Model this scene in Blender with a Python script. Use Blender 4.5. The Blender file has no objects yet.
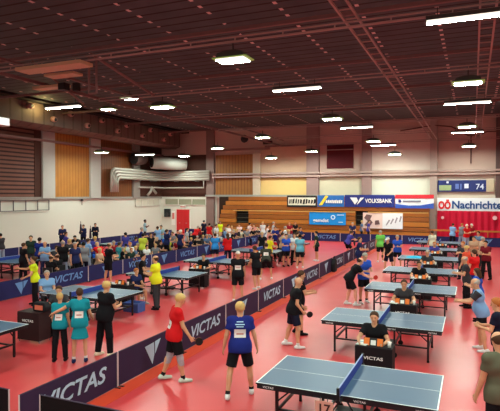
import bpy, math, random
import numpy as np
from mathutils import Matrix, Vector
PI = math.pi
SC = bpy.context.scene
COL = SC.collection
random.seed(7)

# ------------------------------------------------------------------ materials
MATS = {}
def lin(c):
    return tuple(((v/255)/12.92 if v/255 <= .04045 else ((v/255+.055)/1.055)**2.4) for v in c)
def mat(name, rgb, rough=.6, spec=.35, vary=.10, scale=6.0, metal=0.0, emit=0.0, bump=0.0):
    if name in MATS: return MATS[name]
    m = bpy.data.materials.new(name); m.use_nodes = True
    nt = m.node_tree; b = nt.nodes['Principled BSDF']
    c = lin(rgb)
    tc = nt.nodes.new('ShaderNodeTexCoord'); nz = nt.nodes.new('ShaderNodeTexNoise')
    nz.inputs['Scale'].default_value = scale; nz.inputs['Detail'].default_value = 3
    nt.links.new(tc.outputs['Object'], nz.inputs['Vector'])
    mx = nt.nodes.new('ShaderNodeMix'); mx.data_type = 'RGBA'
    mx.inputs['A'].default_value = (*[v*(1-vary) for v in c], 1)
    mx.inputs['B'].default_value = (*[min(1, v*(1+vary)) for v in c], 1)
    nt.links.new(nz.outputs['Fac'], mx.inputs['Factor'])
    nt.links.new(mx.outputs['Result'], b.inputs['Base Color'])
    b.inputs['Roughness'].default_value = rough
    b.inputs['Specular IOR Level'].default_value = spec
    b.inputs['Metallic'].default_value = metal
    if emit:
        b.inputs['Emission Color'].default_value = (*c, 1)
        b.inputs['Emission Strength'].default_value = emit
    if bump:
        bp = nt.nodes.new('ShaderNodeBump'); bp.inputs['Strength'].default_value = bump
        nt.links.new(nz.outputs['Fac'], bp.inputs['Height']); nt.links.new(bp.outputs['Normal'], b.inputs['Normal'])
    MATS[name] = m
    return m

def stripes(name, rgb1, rgb2, axis, freq, rough=.6, spec=.3, width=.5, emit=0):
    """Regular stripes across one object axis (boards, slats, corrugation)."""
    if name in MATS: return MATS[name]
    m = bpy.data.materials.new(name); m.use_nodes = True
    nt = m.node_tree; b = nt.nodes['Principled BSDF']
    tc = nt.nodes.new('ShaderNodeTexCoord'); sp = nt.nodes.new('ShaderNodeSeparateXYZ')
    nt.links.new(tc.outputs['Object'], sp.inputs[0])
    mu = nt.nodes.new('ShaderNodeMath'); mu.operation = 'MULTIPLY'; mu.inputs[1].default_value = freq
    nt.links.new(sp.outputs[axis], mu.inputs[0])
    fr = nt.nodes.new('ShaderNodeMath'); fr.operation = 'FRACT'; nt.links.new(mu.outputs[0], fr.inputs[0])
    gt = nt.nodes.new('ShaderNodeMath'); gt.operation = 'GREATER_THAN'; gt.inputs[1].default_value = width
    nt.links.new(fr.outputs[0], gt.inputs[0])
    nz = nt.nodes.new('ShaderNodeTexNoise'); nz.inputs['Scale'].default_value = 1.3
    nt.links.new(tc.outputs['Object'], nz.inputs['Vector'])
    mx = nt.nodes.new('ShaderNodeMix'); mx.data_type = 'RGBA'
    mx.inputs['A'].default_value = (*lin(rgb1), 1); mx.inputs['B'].default_value = (*lin(rgb2), 1)
    nt.links.new(gt.outputs[0], mx.inputs['Factor'])
    m2 = nt.nodes.new('ShaderNodeMix'); m2.data_type = 'RGBA'; m2.blend_type = 'MULTIPLY'
    m2.inputs['Factor'].default_value = .35
    nt.links.new(mx.outputs['Result'], m2.inputs['A']); nt.links.new(nz.outputs['Fac'], m2.inputs['B'])
    nt.links.new(m2.outputs['Result'], b.inputs['Base Color'])
    b.inputs['Roughness'].default_value = rough; b.inputs['Specular IOR Level'].default_value = spec
    MATS[name] = m
    return m

# ------------------------------------------------------------------ mesh builder
class MB:
    def __init__(s): s.v = []; s.f = []; s.m = []
    def quad(s, pts, mi=0):
        n = len(s.v); s.v += [tuple(p) for p in pts]; s.f.append(tuple(range(n, n+len(pts)))); s.m.append(mi); return s
    def box(s, x0, x1, y0, y1, z0, z1, mi=0, M=None):
        n = len(s.v)
        P = [(x, y, z) for z in (z0, z1) for y in (y0, y1) for x in (x0, x1)]
        if M is not None: P = [tuple(M @ Vector(p)) for p in P]
        s.v += P
        for f in ((0,2,3,1),(4,5,7,6),(0,1,5,4),(2,6,7,3),(0,4,6,2),(1,3,7,5)):
            s.f.append(tuple(n+i for i in f)); s.m.append(mi)
        return s
    def tube(s, pts, r, n=8, mi=0, cap=True):
        pts = [Vector(p) for p in pts]; rs = r if isinstance(r, (list, tuple)) else [r]*len(pts)
        base = len(s.v); prev = None
        for i, p in enumerate(pts):
            a = pts[max(i-1, 0)]; b = pts[min(i+1, len(pts)-1)]; t = (b-a).normalized()
            if prev is None:
                u = t.cross(Vector((0,0,1)))
                if u.length < .05: u = t.cross(Vector((0,1,0)))
            else: u = prev - t*prev.dot(t)
            u.normalize(); w = t.cross(u); prev = u
            for k in range(n):
                an = 2*PI*k/n; s.v.append(tuple(p + (u*math.cos(an)+w*math.sin(an))*rs[i]))
        for i in range(len(pts)-1):
            for k in range(n):
                k2 = (k+1) % n
                s.f.append((base+i*n+k, base+i*n+k2, base+(i+1)*n+k2, base+(i+1)*n+k)); s.m.append(mi)
        if cap:
            s.f.append(tuple(base+k for k in reversed(range(n)))); s.m.append(mi)
            e = base+(len(pts)-1)*n; s.f.append(tuple(e+k for k in range(n))); s.m.append(mi)
        return s
    def prism(s, poly, axis, a, b, mi=0):
        """extrude a 2-D polygon along an axis (0 x: poly is y,z; 1 y: poly is x,z; 2 z: poly is x,y)"""
        def P(p, t): return (t, p[0], p[1]) if axis == 0 else ((p[0], t, p[1]) if axis == 1 else (p[0], p[1], t))
        n = len(poly); base = len(s.v)
        s.v += [P(p, a) for p in poly] + [P(p, b) for p in poly]
        for k in range(n):
            k2 = (k+1) % n; s.f.append((base+k, base+k2, base+n+k2, base+n+k)); s.m.append(mi)
        s.f.append(tuple(base+k for k in reversed(range(n)))); s.m.append(mi)
        s.f.append(tuple(base+n+k for k in range(n))); s.m.append(mi)
        return s
    def mesh(s, name, mats, smooth=False):
        me = bpy.data.meshes.new(name); me.from_pydata(s.v, [], s.f)
        for m in (mats if isinstance(mats, (list, tuple)) else [mats]): me.materials.append(m)
        me.polygons.foreach_set('material_index', s.m)
        if smooth: me.polygons.foreach_set('use_smooth', [True]*len(s.f))
        me.update(); return me
    def sep(s, name, mats, parent=None, smooth=False, bevel=0):
        """one object for each separate piece"""
        par = list(range(len(s.v)))
        def find(a):
            while par[a] != a: par[a] = par[par[a]]; a = par[a]
            return a
        for f in s.f:
            for q in f[1:]: par[find(q)] = find(f[0])
        groups = {}
        for f, mi in zip(s.f, s.m): groups.setdefault(find(f[0]), []).append((f, mi))
        out = []
        for g in groups.values():
            ids = sorted({q for f, _ in g for q in f}); re = {q: i for i, q in enumerate(ids)}
            m = MB(); m.v = [s.v[q] for q in ids]; m.f = [tuple(re[q] for q in f) for f, _ in g]; m.m = [mi for _, mi in g]
            out.append(m.obj(name, mats, parent, smooth=smooth, bevel=bevel))
        return out
    def obj(s, name, mats, parent=None, loc=(0,0,0), rot=(0,0,0), smooth=False, bevel=0):
        o = link(name, s.mesh(name, mats, smooth), parent, loc, rot)
        if bevel:
            b = o.modifiers.new('bevel', 'BEVEL'); b.width = bevel; b.segments = 2; b.limit_method = 'ANGLE'
        return o

def link(name, data, parent=None, loc=(0,0,0), rot=(0,0,0)):
    o = bpy.data.objects.new(name, data); COL.objects.link(o)
    o.location = loc; o.rotation_euler = rot
    if parent is not None: o.parent = parent
    return o
def tag(o, label, cat, group=None, kind=None):
    o['label'] = label; o['category'] = cat
    if group: o['group'] = group
    if kind: o['kind'] = kind
    return o
def thing(name, label, cat, loc=(0,0,0), rotz=0, group=None):
    return tag(link(name, None, None, loc, (0,0,rotz)), label, cat, group)
def struct(name, mb, mats, smooth=False):
    o = mb.obj(name, mats, smooth=smooth); o['kind'] = 'structure'; return o
def dup(root, loc, rotz=None, label=None, group=None):
    r = root.copy(); COL.objects.link(r); r.location = loc
    if rotz is not None: r.rotation_euler = (0,0,rotz)
    if label: r['label'] = label
    if group: r['group'] = group
    for ch in list(root.children):
        c = ch.copy(); COL.objects.link(c); c.parent = r
        for g in list(ch.children):
            d = g.copy(); COL.objects.link(d); d.parent = c
    return r
ORD = ['first','second','third','fourth','fifth','sixth','seventh','eighth','ninth','tenth','eleventh','twelfth','thirteenth','fourteenth','fifteenth','sixteenth','seventeenth','eighteenth']

TEXTS = {}
def text(body, h, m, parent, loc, rot=(0,0,0), shear=0.0, bold=0.0, sx=1.0, name='lettering', spacing=1.0, width=None):
    key = (width, body, round(h, 3), m.name, shear, bold, sx, spacing)
    if key not in TEXTS:
        cu = bpy.data.curves.new('letters', 'FONT'); cu.body = body; cu.size = h; cu.shear = shear; cu.offset = bold*h
        cu.align_x = 'CENTER'; cu.align_y = 'CENTER'; cu.resolution_u = 3; cu.space_character = spacing
        t = bpy.data.objects.new('letters', cu); COL.objects.link(t)
        bpy.context.view_layer.update()
        me = bpy.data.meshes.new_from_object(t.evaluated_get(bpy.context.evaluated_depsgraph_get()))
        if width: sx = width/(max(v.co.x for v in me.vertices)-min(v.co.x for v in me.vertices))
        for v in me.vertices: v.co.x *= sx
        me.name = 'lettering'; me.materials.clear(); me.materials.append(m)
        bpy.data.objects.remove(t)
        TEXTS[key] = me
    return link(name, TEXTS[key], parent, loc, rot)

# ------------------------------------------------------------------ palette
def P_(n, rgb, **k): return mat(n, rgb, **k)
black_metal = mat('black painted steel', (22,22,25), .45, .4)
black_cloth = mat('black cloth', (20,18,20), .85, .15)
white_paint = mat('white paint', (238,238,232), .5, .3, .03)
grey_metal = mat('grey metal', (150,148,146), .4, .5, metal=.4)
letter_pale = mat('pale lettering', (178,212,232), .6, .2, .03)
letter_white = mat('white lettering', (235,235,235), .6, .2, .02)

# ------------------------------------------------------------------ room shell
XL, YB, ZC = -28.5, 44.0, 9.85
XR, YF = 13.0, -9.0
# floor: sprung red sports surface with a soft sheen
fm = bpy.data.materials.new('red sports floor'); fm.use_nodes = True
nt = fm.node_tree; b = nt.nodes['Principled BSDF']
tc = nt.nodes.new('ShaderNodeTexCoord')
n1 = nt.nodes.new('ShaderNodeTexNoise'); n1.inputs['Scale'].default_value = .35; n1.inputs['Detail'].default_value = 4
nt.links.new(tc.outputs['Object'], n1.inputs['Vector'])
mx = nt.nodes.new('ShaderNodeMix'); mx.data_type = 'RGBA'
mx.inputs['A'].default_value = (*lin((200,54,60)), 1); mx.inputs['B'].default_value = (*lin((212,67,69)), 1)
nt.links.new(n1.outputs['Fac'], mx.inputs['Factor']); nt.links.new(mx.outputs['Result'], b.inputs['Base Color'])
n2 = nt.nodes.new('ShaderNodeTexNoise'); n2.inputs['Scale'].default_value = 1.2
nt.links.new(tc.outputs['Object'], n2.inputs['Vector'])
mr = nt.nodes.new('ShaderNodeMapRange'); mr.inputs['To Min'].default_value = .28; mr.inputs['To Max'].default_value = .36
nt.links.new(n2.outputs['Fac'], mr.inputs['Value']); nt.links.new(mr.outputs['Result'], b.inputs['Roughness'])
b.inputs['Specular IOR Level'].default_value = .75
struct('floor', MB().box(XL-.3, XR, YF, YB+.3, -.2, 0), fm)

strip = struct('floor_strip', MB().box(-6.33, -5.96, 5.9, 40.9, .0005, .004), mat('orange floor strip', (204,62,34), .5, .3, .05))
# ceiling deck: dark slats across the hall with rows of pale dashes
cm = bpy.data.materials.new('dark slatted deck'); cm.use_nodes = True
nt = cm.node_tree; b = nt.nodes['Principled BSDF']; L = nt.links.new
def nmath(op, a, bb=None):
    n = nt.nodes.new('ShaderNodeMath'); n.operation = op
    for i, v in enumerate((a, bb)):
        if v is None: continue
        if isinstance(v, (int, float)): n.inputs[i].default_value = v
        else: L(v, n.inputs[i])
    return n.outputs[0]
tc = nt.nodes.new('ShaderNodeTexCoord'); sp = nt.nodes.new('ShaderNodeSeparateXYZ'); L(tc.outputs['Object'], sp.inputs[0])
x, y = sp.outputs['X'], sp.outputs['Y']
slat = nmath('LESS_THAN', nmath('FRACT', nmath('MULTIPLY', y, 1/.62)), .16)
nz = nt.nodes.new('ShaderNodeTexNoise'); nz.inputs['Scale'].default_value = 1.1; L(tc.outputs['Object'], nz.inputs['Vector'])
rowx = nmath('LESS_THAN', nmath('FRACT', nmath('ADD', nmath('MULTIPLY', x, 1/2.35), .52)), .055)
dash = nmath('LESS_THAN', nmath('FRACT', nmath('MULTIPLY', y, 1/.62)), .34)
nz2 = nt.nodes.new('ShaderNodeTexNoise'); nz2.inputs['Scale'].default_value = .9; L(tc.outputs['Object'], nz2.inputs['Vector'])
dd = nmath('MULTIPLY', nmath('MULTIPLY', rowx, dash), nmath('GREATER_THAN', nz2.outputs['Fac'], .44))
m1 = nt.nodes.new('ShaderNodeMix'); m1.data_type = 'RGBA'
m1.inputs['A'].default_value = (*lin((80,93,96)), 1); m1.inputs['B'].default_value = (*lin((26,20,20)), 1); L(slat, m1.inputs['Factor'])
m2 = nt.nodes.new('ShaderNodeMix'); m2.data_type = 'RGBA'; m2.blend_type = 'MULTIPLY'; m2.inputs['Factor'].default_value = .6
L(m1.outputs['Result'], m2.inputs['A']); L(nz.outputs['Fac'], m2.inputs['B'])
m3 = nt.nodes.new('ShaderNodeMix'); m3.data_type = 'RGBA'; m3.inputs['B'].default_value = (*lin((228,205,200)), 1)
L(m2.outputs['Result'], m3.inputs['A']); L(dd, m3.inputs['Factor']); L(m3.outputs['Result'], b.inputs['Base Color'])
b.inputs['Roughness'].default_value = .8
struct('ceiling', MB().box(XL-.3, XR, YF, YB+.3, ZC, ZC+.2), cm)

pink_wall = mat('rose grey wall', (196,166,154), .8, .2, .05, .4)
pale_wall = mat('white plaster', (218,220,208), .8, .2, .03, .5)
wood_panel = stripes('orange wood panel', (196,132,62), (168,104,44), 'Y', 3.2, .5, .3, .8)
wood_panel_x = stripes('orange wood panel back', (168,108,56), (140,84,40), 'X', 3.2, .5, .3, .8)
dark_brown = mat('dark brown board', (78,48,40), .7, .2, .12, 2)
col_grey = mat('pale grey column', (186,184,178), .7, .2, .04)
mauve = mat('mauve column', (150,122,118), .8, .2, .05)
# left wall: white lower half, ledge, upper bays
struct('wall_left', MB().box(XL-.3, XL, YF, YB+.3, 0, ZC), pale_wall)
louver = stripes('brown louvres', (138,92,78), (64,36,32), 'Z', 3.6, .6, .3, .62)
struct('trim_1', MB().box(XL, XL+.06, 18, 27.7, 3.6, 8.6), louver)
struct('trim_2', MB().box(XL, XL+.1, 27.7, 28.3, 3.6, 8.6), dark_brown)
struct('trim_3', MB().box(XL, XL+.25, 28.3, 29.5, 3.5, 8.6), col_grey)
struct('trim_4', MB().box(XL, XL+.06, 29.5, 33.4, 3.6, 8.6), wood_panel)
struct('trim_5', MB().box(XL, XL+.25, 33.4, 34.6, 3.5, 8.6), col_grey)
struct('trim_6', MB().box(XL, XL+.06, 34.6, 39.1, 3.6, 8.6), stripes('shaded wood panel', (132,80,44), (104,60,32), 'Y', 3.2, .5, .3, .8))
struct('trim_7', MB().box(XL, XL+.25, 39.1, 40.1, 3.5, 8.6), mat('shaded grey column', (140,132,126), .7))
struct('trim_8', MB().box(XL, XL+.06, 40.1, YB, 3.6, 8.6), dark_brown)
struct('trim_9', MB().box(XL, XL+.16, 12, YB, 3.42, 3.6), mat('grey ledge', (150,146,140), .6))
struct('trim_10', MB().box(XL, XL+.3, 12, YB, 7.55, 7.72), mat('rose steel rail', (138,104,98), .6))
# back wall
struct('wall_back', MB().box(XL, XR, YB, YB+.3, 0, ZC), pink_wall)
struct('trim_11', MB().box(XL, -22.3, YB-.06, YB, 0, 3.55), pale_wall)
struct('trim_12', MB().box(XL, -23.3, YB-.05, YB, 3.6, 7.6), dark_brown)
struct('trim_13', MB().box(-22.4, -18.5, YB-.08, YB, 3.7, 7.5), wood_panel_x)
struct('trim_14', MB().box(-23.3, -22.5, YB-.3, YB, 0, ZC), mat('rose grey column', (132,108,102), .7))
struct('trim_15', MB().box(-18.5, -17.8, YB-.3, YB, 3.7, 7.6), mat('warm grey column', (196,176,156), .7))
struct('trim_16', MB().box(-17.8, -13.4, YB-.08, YB, 3.7, 5.3), mat('honey yellow panel', (216,180,118), .8, .2, .04))
struct('trim_17', MB().box(-17.8, -13.4, YB-.08, YB, 5.8, 8.2), mat('tan rose panel', (196,160,136), .8, .2, .04))
struct('trim_18', MB().box(-13.4, -12.3, YB-.35, YB, 3.7, ZC), mauve)
struct('trim_19', MB().box(-12.3, -8.6, YB-.08, YB, 3.7, 5.3), mat('cream panel', (206,196,172), .8, .2, .04))
struct('trim_20', MB().box(-8.6, -7.8, YB-.35, YB, 3.7, ZC), mauve)
struct('trim_21', MB().box(-7.8, -3.2, YB-.08, YB, 3.7, 5.3), mat('pale cream panel', (208,204,190), .8, .2, .04))
struct('trim_22', MB().box(-7.8, -3.2, YB-.08, YB, 5.8, 9.2), mat('pale rose panel', (206,186,176), .8, .2, .04))
struct('trim_23', MB().box(-3.2, -2.65, YB-.35, YB, 0, ZC), mat('taupe column', (168,148,140), .7))
struct('trim_24', MB().box(-2.65, XR, YB-.08, YB, 2.6, 5.3), mat('beige rose panel', (214,196,180), .8, .2, .04))
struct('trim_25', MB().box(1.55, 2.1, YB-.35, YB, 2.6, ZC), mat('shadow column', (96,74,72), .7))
rail_m = mat('pale rose beam', (168,142,134), .6, .3, .05)
struct('trim_26', MB().box(-22.6, XR, YB-.5, YB-.3, 5.35, 5.5).box(-22.6, XR, YB-.5, YB-.3, 5.62, 5.76), rail_m)
struct('trim_27', MB().box(-23.3, -12.2, YB-.5, YB-.3, 3.6, 3.78), mat('grey ledge', (150,146,140), .6))
struct('trim_28', MB().box(-22.5, -16.8, YB-.45, YB-.3, 7.85, 8.05).box(-17.3, -12.9, YB-.4, YB-.3, 8.05, 8.2), mat('rose steel rail', (138,104,98), .6))
struct('wall_right', MB().box(XR, XR+.3, YF, YB+.3, 0, ZC), pale_wall)
# roof trusses: lower chords across the hall, two rails along it
beam_m = mat('rose painted steel', (156,138,130), .55, .35, .06)
for k, yy in enumerate((1.4, 7.2, 13.1, 19.0, 25.0, 31.0, 37.0, 42.9)):
    xs = XL if yy < 15 else -15.6
    m_ = MB().box(xs, XR, yy-.04, yy+.04, 7.96, 8.0).box(xs, XR, yy-.03, yy+.03, 8.09, 8.12)
    for q in range(30): m_.box(xs+1.4*q, xs+1.4*q+.03, yy-.015, yy+.015, 8.0, 8.09)
    struct('trim_%d' % (30+k), m_, beam_m)
thin_m = mat('dark rose purlin', (118,92,88), .6)
struct('trim_60', MB().box(-15.7, -15.6, 12, YB, 8.05, 8.17).box(-15.7, -15.6, 12, YB, 8.6, 8.68), thin_m)
struct('trim_61', MB().box(-26.05, -25.3, 12, YB, 9.70, ZC), mat('black deck shade', (20,16,16), .9))  # black box putting in the shade along the deck edge above the plenum
for k, yy in enumerate((4.3, 10.2, 16.1, 22.0, 28.0, 34.0, 40.0)):
    struct('trim_%d' % (40+k), MB().box(XL, XR, yy-.06, yy+.06, 9.3, 9.42), thin_m)
for k, xx in enumerate((-2.85, .28)):
    m_ = MB().box(xx-.20, xx-.15, YF, YB, 8.12, 8.18).box(xx+.15, xx+.20, YF, YB, 8.12, 8.18)
    for q in range(75):
        m_.box(xx-.15, xx+.15, -8+.7*q-.015, -8+.7*q+.015, 8.13, 8.16)
    struct('trim_%d' % (50+k), m_, beam_m)

# doors and windows at the end of the white wall
dr = MB().box(-26.75, -26.65, 0, .1, 0, 2.42).box(-25.2, -25.1, 0, .1, 0, 2.42).box(-26.75, -25.1, 0, .1, 2.35, 2.45).obj('door_1', mat('white door frame', (226,214,204), .5), loc=(0, YB-.16, 0))
dr['kind'] = 'structure'
for xa in (-26.65, -25.92):
    lf = MB().box(xa, xa+.71, .02, .08, .01, 2.35).obj('door_leaf', mat('red door', (200,34,40), .45, .4, .05), dr)
    MB().box(xa+.3, xa+.42, -.02, .02, 1.0, 1.06).obj('handle', grey_metal, lf)
def winrow(name, x0, x1, z0, z1, n, glass, place):
    f = MB()
    f.box(x0, x1, 0, .08, z0, z0+.07).box(x0, x1, 0, .08, z1-.07, z1)
    for k in range(n+1):
        xx = x0+(x1-x0-.07)*k/n; f.box(xx, xx+.07, 0, .08, z0, z1)
    o = f.obj(name, mat('pale window frame', (214,210,200), .5)); o['kind'] = 'structure'
    for k in range(n):
        w = (x1-x0)/n
        MB().box(x0+w*k+.05, x0+w*(k+1)-.03, .03, .05, z0+.06, z1-.06).obj('pane', glass, o)
    place(o); return o
gl = mat('greenish window glass', (150,152,128), .15, .5, .05)
def pl_back(o): o.location = (0, YB-.15, 0)
winrow('window_1', -28.0, -23.4, 2.75, 3.42, 3, gl, pl_back)
def pl_left(o): o.rotation_euler = (0, 0, PI/2); o.location = (XL+.12, 0, 0)
winrow('window_2', 39.6, 43.5, 2.7, 3.42, 4, mat('pale window glass', (205,204,188), .15, .5, .05), pl_left)

# ------------------------------------------------------------------ things on the walls
# exit sign over the red door
t = thing('exit_sign', 'small white and red sign above the red double door', 'sign', (-25.95, YB-.12, 2.6))
MB().box(-.3, .3, -.05, .05, -.1, .16).obj('sign_panel', mat('white sign', (235,225,215), .5), t)
MB().box(-.26, .26, -.06, -.05, -.02, .05).obj('sign_stripe', mat('sign red', (200,60,50), .5), t)
# fire extinguisher cabinet and wall speaker
t = thing('wall_loudspeaker', 'black loudspeaker on the white wall left of the red door', 'loudspeaker', (-27.65, YB-.25, 1.65))
MB().box(-.3, .3, -.12, .19, -.05, .75).obj('cabinet', mat('black plastic', (26,34,36), .5), t, bevel=.03)
MB().tube([(0, -.16, .2), (0, -.12, .2)], .2, 14).obj('woofer', mat('speaker cone', (50,54,56), .6), t)
t = thing('notice_board', 'pale red notice on the white wall between loudspeaker and red door', 'notice', (-27.05, YB-.1, 1.3))
MB().box(-.2, .2, 0, .04, -.5, .9).obj('board', white_paint, t)
MB().box(-.12, .12, -.01, 0, .1, .7).obj('print', mat('faded red print', (214,120,112), .6), t)
# air supply plenum along the left wall with jet nozzles
plen = stripes('ribbed plenum sheet', (118,102,92), (96,82,74), 'Y', 1.1, .6, .35, .82)
t = thing('air_supply_duct', 'long brown sheet-metal air plenum high on the left wall with round nozzles', 'air duct', (0,0,0))
prof = [(-28.4, 8.6), (-27.6, 8.2), (-26.6, 8.2), (-26.1, 8.4), (-26.1, 9.7), (-26.5, 9.82), (-28.4, 9.82)]
MB().prism(prof, 1, 15.0, 43.6).obj('plenum', plen, t)
nz_m = mat('nozzle rim', (196,150,140), .4, .5)
for k, yy in enumerate((25.0, 28.6, 31.9, 35.0, 38.4, 41.6, 27.0, 30.3, 33.8, 37.2, 40.5)):
    zz = 9.45 if k < 6 else 8.85
    nzl = MB().tube([(-26.1, yy, zz), (-25.93, yy, zz-.03), (-25.78, yy, zz-.06)], [.17,.2,.16], 14).obj('nozzle', nz_m, t, smooth=True)
    MB().tube([(-25.78, yy, zz-.06), (-25.77, yy, zz-.063)], .12, 12).obj('nozzle_mouth', black_metal, nzl)
# silver ducts in the corner
silver = mat('silver duct', (172,168,158), .35, .5, .06, 3, metal=.25)
t = thing('pipe_run', 'bundle of four silver air pipes bending along the corner above the white wall', 'pipes', (0,0,0))
for k in range(4):
    o_ = .26*k; z_ = 5.95-.24*k
    xa = XL+.55+.02*k
    pts = [(xa, 35.6+.22*k, 4.0), (xa, 35.6+.22*k, z_-.35), (xa, 35.75+.22*k, z_-.1), (xa, 36.0+.22*k, z_), (xa, YB-1.6, z_), (xa+.25, YB-.95, z_), (xa+.9, YB-.65, z_), (-22.8, YB-.65, z_)]
    MB().tube(pts, .13, 10).obj('pipe', silver, t, smooth=True)
MB().tube([(XL+.5, 39.6, 4.45), (XL+.5, YB-.9, 4.45), (XL+.9, YB-.6, 4.45), (-23.4, YB-.6, 4.45), (-23.4, YB-.6, 5.1)], .07, 8).obj('lower_pipe', silver, t, smooth=True)
MB().tube([(XL+.5, 40.9, 3.7), (XL+.7, 41.2, 4.1), (XL+.5, 41.6, 4.45), (XL+.6, 42.2, 3.9)], .12, 8).obj('valve', silver, t, smooth=True)
mb = MB()
for yy in (37.0, 39.5, 42.0): mb.box(XL+.01, XL+.75, yy-.04, yy+.04, 5.02, 5.08)
for xx in (-26.5, -24.2): mb.box(xx-.04, xx+.04, YB-.8, YB-.01, 5.02, 5.08)
mb.sep('bracket', grey_metal, t)
t = thing('round_duct', 'large white round duct with a dark open mouth in the back left corner', 'air duct', (0,0,0))
MB().tube([(-27.3, 40.6, 6.75), (-26.3, 42.1, 6.7), (-25.2, 43.2, 6.6)], [.58,.6,.5], 20).obj('duct_pipe', mat('white duct', (160,158,150), .4, .4, .04), t, smooth=True)
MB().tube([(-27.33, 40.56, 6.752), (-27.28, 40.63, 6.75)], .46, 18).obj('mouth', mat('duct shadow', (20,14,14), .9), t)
t = thing('dark_duct', 'dark round duct beside the white duct in the corner', 'air duct', (0,0,0))
MB().tube([(-27.75, 38.5, 6.95), (-27.75, 39.2, 7.0), (-27.75, 39.9, 7.05)], [.55,.55,.5], 16).obj('duct_pipe', mat('dark duct', (70,50,46), .6), t, smooth=True)
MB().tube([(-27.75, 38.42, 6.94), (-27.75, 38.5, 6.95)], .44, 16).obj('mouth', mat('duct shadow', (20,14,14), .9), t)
# grey rail frame high on the left of the white wall
t = thing('metal_rail_frame', 'thin dark metal frame with bays on top of the white wall at left', 'railing', (XL+.12, 0, 0))
m_ = MB()
for zz in (2.66, 3.36): m_.tube([(0, 20.5, zz), (0, 29.0, zz)], .03, 6)
for k in range(9): m_.tube([(0, 20.5+8.5*k/8, 2.66), (0, 20.5+8.5*k/8, 3.36)], .035, 6)
m_.obj('rail', mat('dark grey metal', (96,94,94), .5), t)
t = thing('ledge_lamp', 'small dark fitting on the grey ledge of the white wall', 'lamp', (XL+.1, 32.5, 3.44))
MB().tube([(0,0,-.02), (0,0,-.16)], [.08,.12], 10).obj('shade', black_metal, t); MB().tube([(0,0,-.16), (0,0,-.5)], .02, 6).obj('rod', black_metal, t)
# bleachers, retracted: stack of wooden boards
wood1 = mat('varnished wood boards', (178,108,38), .4, .45, .14, 1.6); wood2 = mat('darker wood board', (146,82,28), .4, .45, .14, 1.6)
t = thing('retracted_bleachers', 'wall of retracted wooden bleachers with horizontal boards under the banners', 'bleachers', (0,0,0)); t.scale = (.978, 1, 1)
for k in range(9):
    z0 = .05+.4*k; xs = -22.4+.12*k if k < 6 else -21.6+.3*(k-6)
    mb = MB()
    if k in (3, 4, 5):
        mb.box(xs, -20.3, 43.0-.02*k, 43.5, z0, z0+.36).box(-19.0, -9.15, 43.0-.02*k, 43.5, z0, z0+.36).box(-8.1, -3.25, 43.0-.02*k, 43.5, z0, z0+.36)
    else:
        mb.box(xs, -3.25, 43.0-.02*k, 43.5, z0, z0+.36)
    mb.sep('board', wood1 if k % 2 else wood2, t, bevel=.015)
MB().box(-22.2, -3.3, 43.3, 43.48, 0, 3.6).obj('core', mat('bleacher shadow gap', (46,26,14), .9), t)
MB().box(-20.5, -9.2, 42.83, 42.9, 2.32, 2.38).box(-8.1, -3.3, 42.83, 42.9, 2.32, 2.38).sep('edge_rail', mat('pale timber edge', (206,164,96), .5), t)
for xa, xb in ((-20.3, -19.0), (-9.15, -8.1)):
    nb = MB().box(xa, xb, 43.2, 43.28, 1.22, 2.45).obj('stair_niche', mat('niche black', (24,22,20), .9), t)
    for q in range(3): MB().box(xa, xb, 43.02+.05*q, 43.2, 1.3+.38*q, 1.34+.38*q).obj('step', mat('niche step', (84,80,66), .7), nb)
# red curtain
cu = MB(); n = 90
for k in range(n):
    xa, xb = -2.6+8.6*k/n, -2.6+8.6*(k+1)/n
    ya, yb = 43.45+.06*math.sin(k*1.3), 43.45+.06*math.sin((k+1)*1.3)
    cu.quad([(xa, ya, .02), (xb, yb, .02), (xb, yb, 2.55), (xa, ya, 2.55)])
crim = mat('crimson curtain', (196,18,54), .7, .25, .06)
o = cu.obj('curtain', crim, smooth=True); tag(o, 'crimson curtain wall below the white newspaper banner', 'curtain')
o = MB().box(-3.25, 6, 43.2, 43.26, .95, 1.08).obj('handrail', mat('ochre rail', (190,110,50), .5)); MB().box(-3.2,-3.14,43.2,43.26,0,.95).box(1.0,1.06,43.2,43.26,0,.95).box(5.9,5.96,43.2,43.26,0,.95).sep('post', mat('ochre rail', (190,110,50), .5), o)
tag(o, 'ochre handrail running in front of the crimson curtain', 'handrail')
for k, (xx, zz) in enumerate(((1.5, 2.05), (-2.2, 2.0))):
    o = MB().tube([(xx, 43.30, zz), (xx, 43.36, zz)], .16 if k == 0 else .11, 16).obj('round_sign', mat('pale pink disc', (236,190,196), .5))
    tag(o, ('larger' if k == 0 else 'smaller')+' pale round disc on the crimson curtain, '+('right' if k == 0 else 'left')+' one', 'sign')
# banners ----------------------------------------------------------
def banner(name, label, x0, x1, z0, z1, m, yy):
    if yy < 43: x0, x1 = x0*.973, x1*.973
    t = thing(name, label, 'banner', ((x0+x1)/2, yy, (z0+z1)/2))
    w, h = (x1-x0)/2, (z1-z0)/2
    mb = MB(); nx = 12
    for k in range(nx):
        a, b_ = -w+2*w*k/nx, -w+2*w*(k+1)/nx
        ya, yb = .015*math.sin(k*2.1), .015*math.sin((k+1)*2.1)
        if k == 0: ya = 0
        mb.quad([(a, ya, -h), (b_, yb, -h), (b_, yb, h), (a, ya, h)])
    mb.obj('cloth', m, t, smooth=True)
    return t, w, h
FR = (PI/2, 0, 0)
yb_ = 42.822
t, w, h = banner('sponsor_banner', 'black bordered white banner with dark illegible print on the bleachers', -15.3, -12.55, 2.72, 3.72, mat('banner black', (24,22,24), .6), yb_)
MB().box(-w+.12, w-.12, -.03, -.02, -h+.17, h-.17).obj('print_field', mat('banner cream', (222,216,198), .6), t)
mb = MB(); random.seed(3); xx = -w+.2
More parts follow.
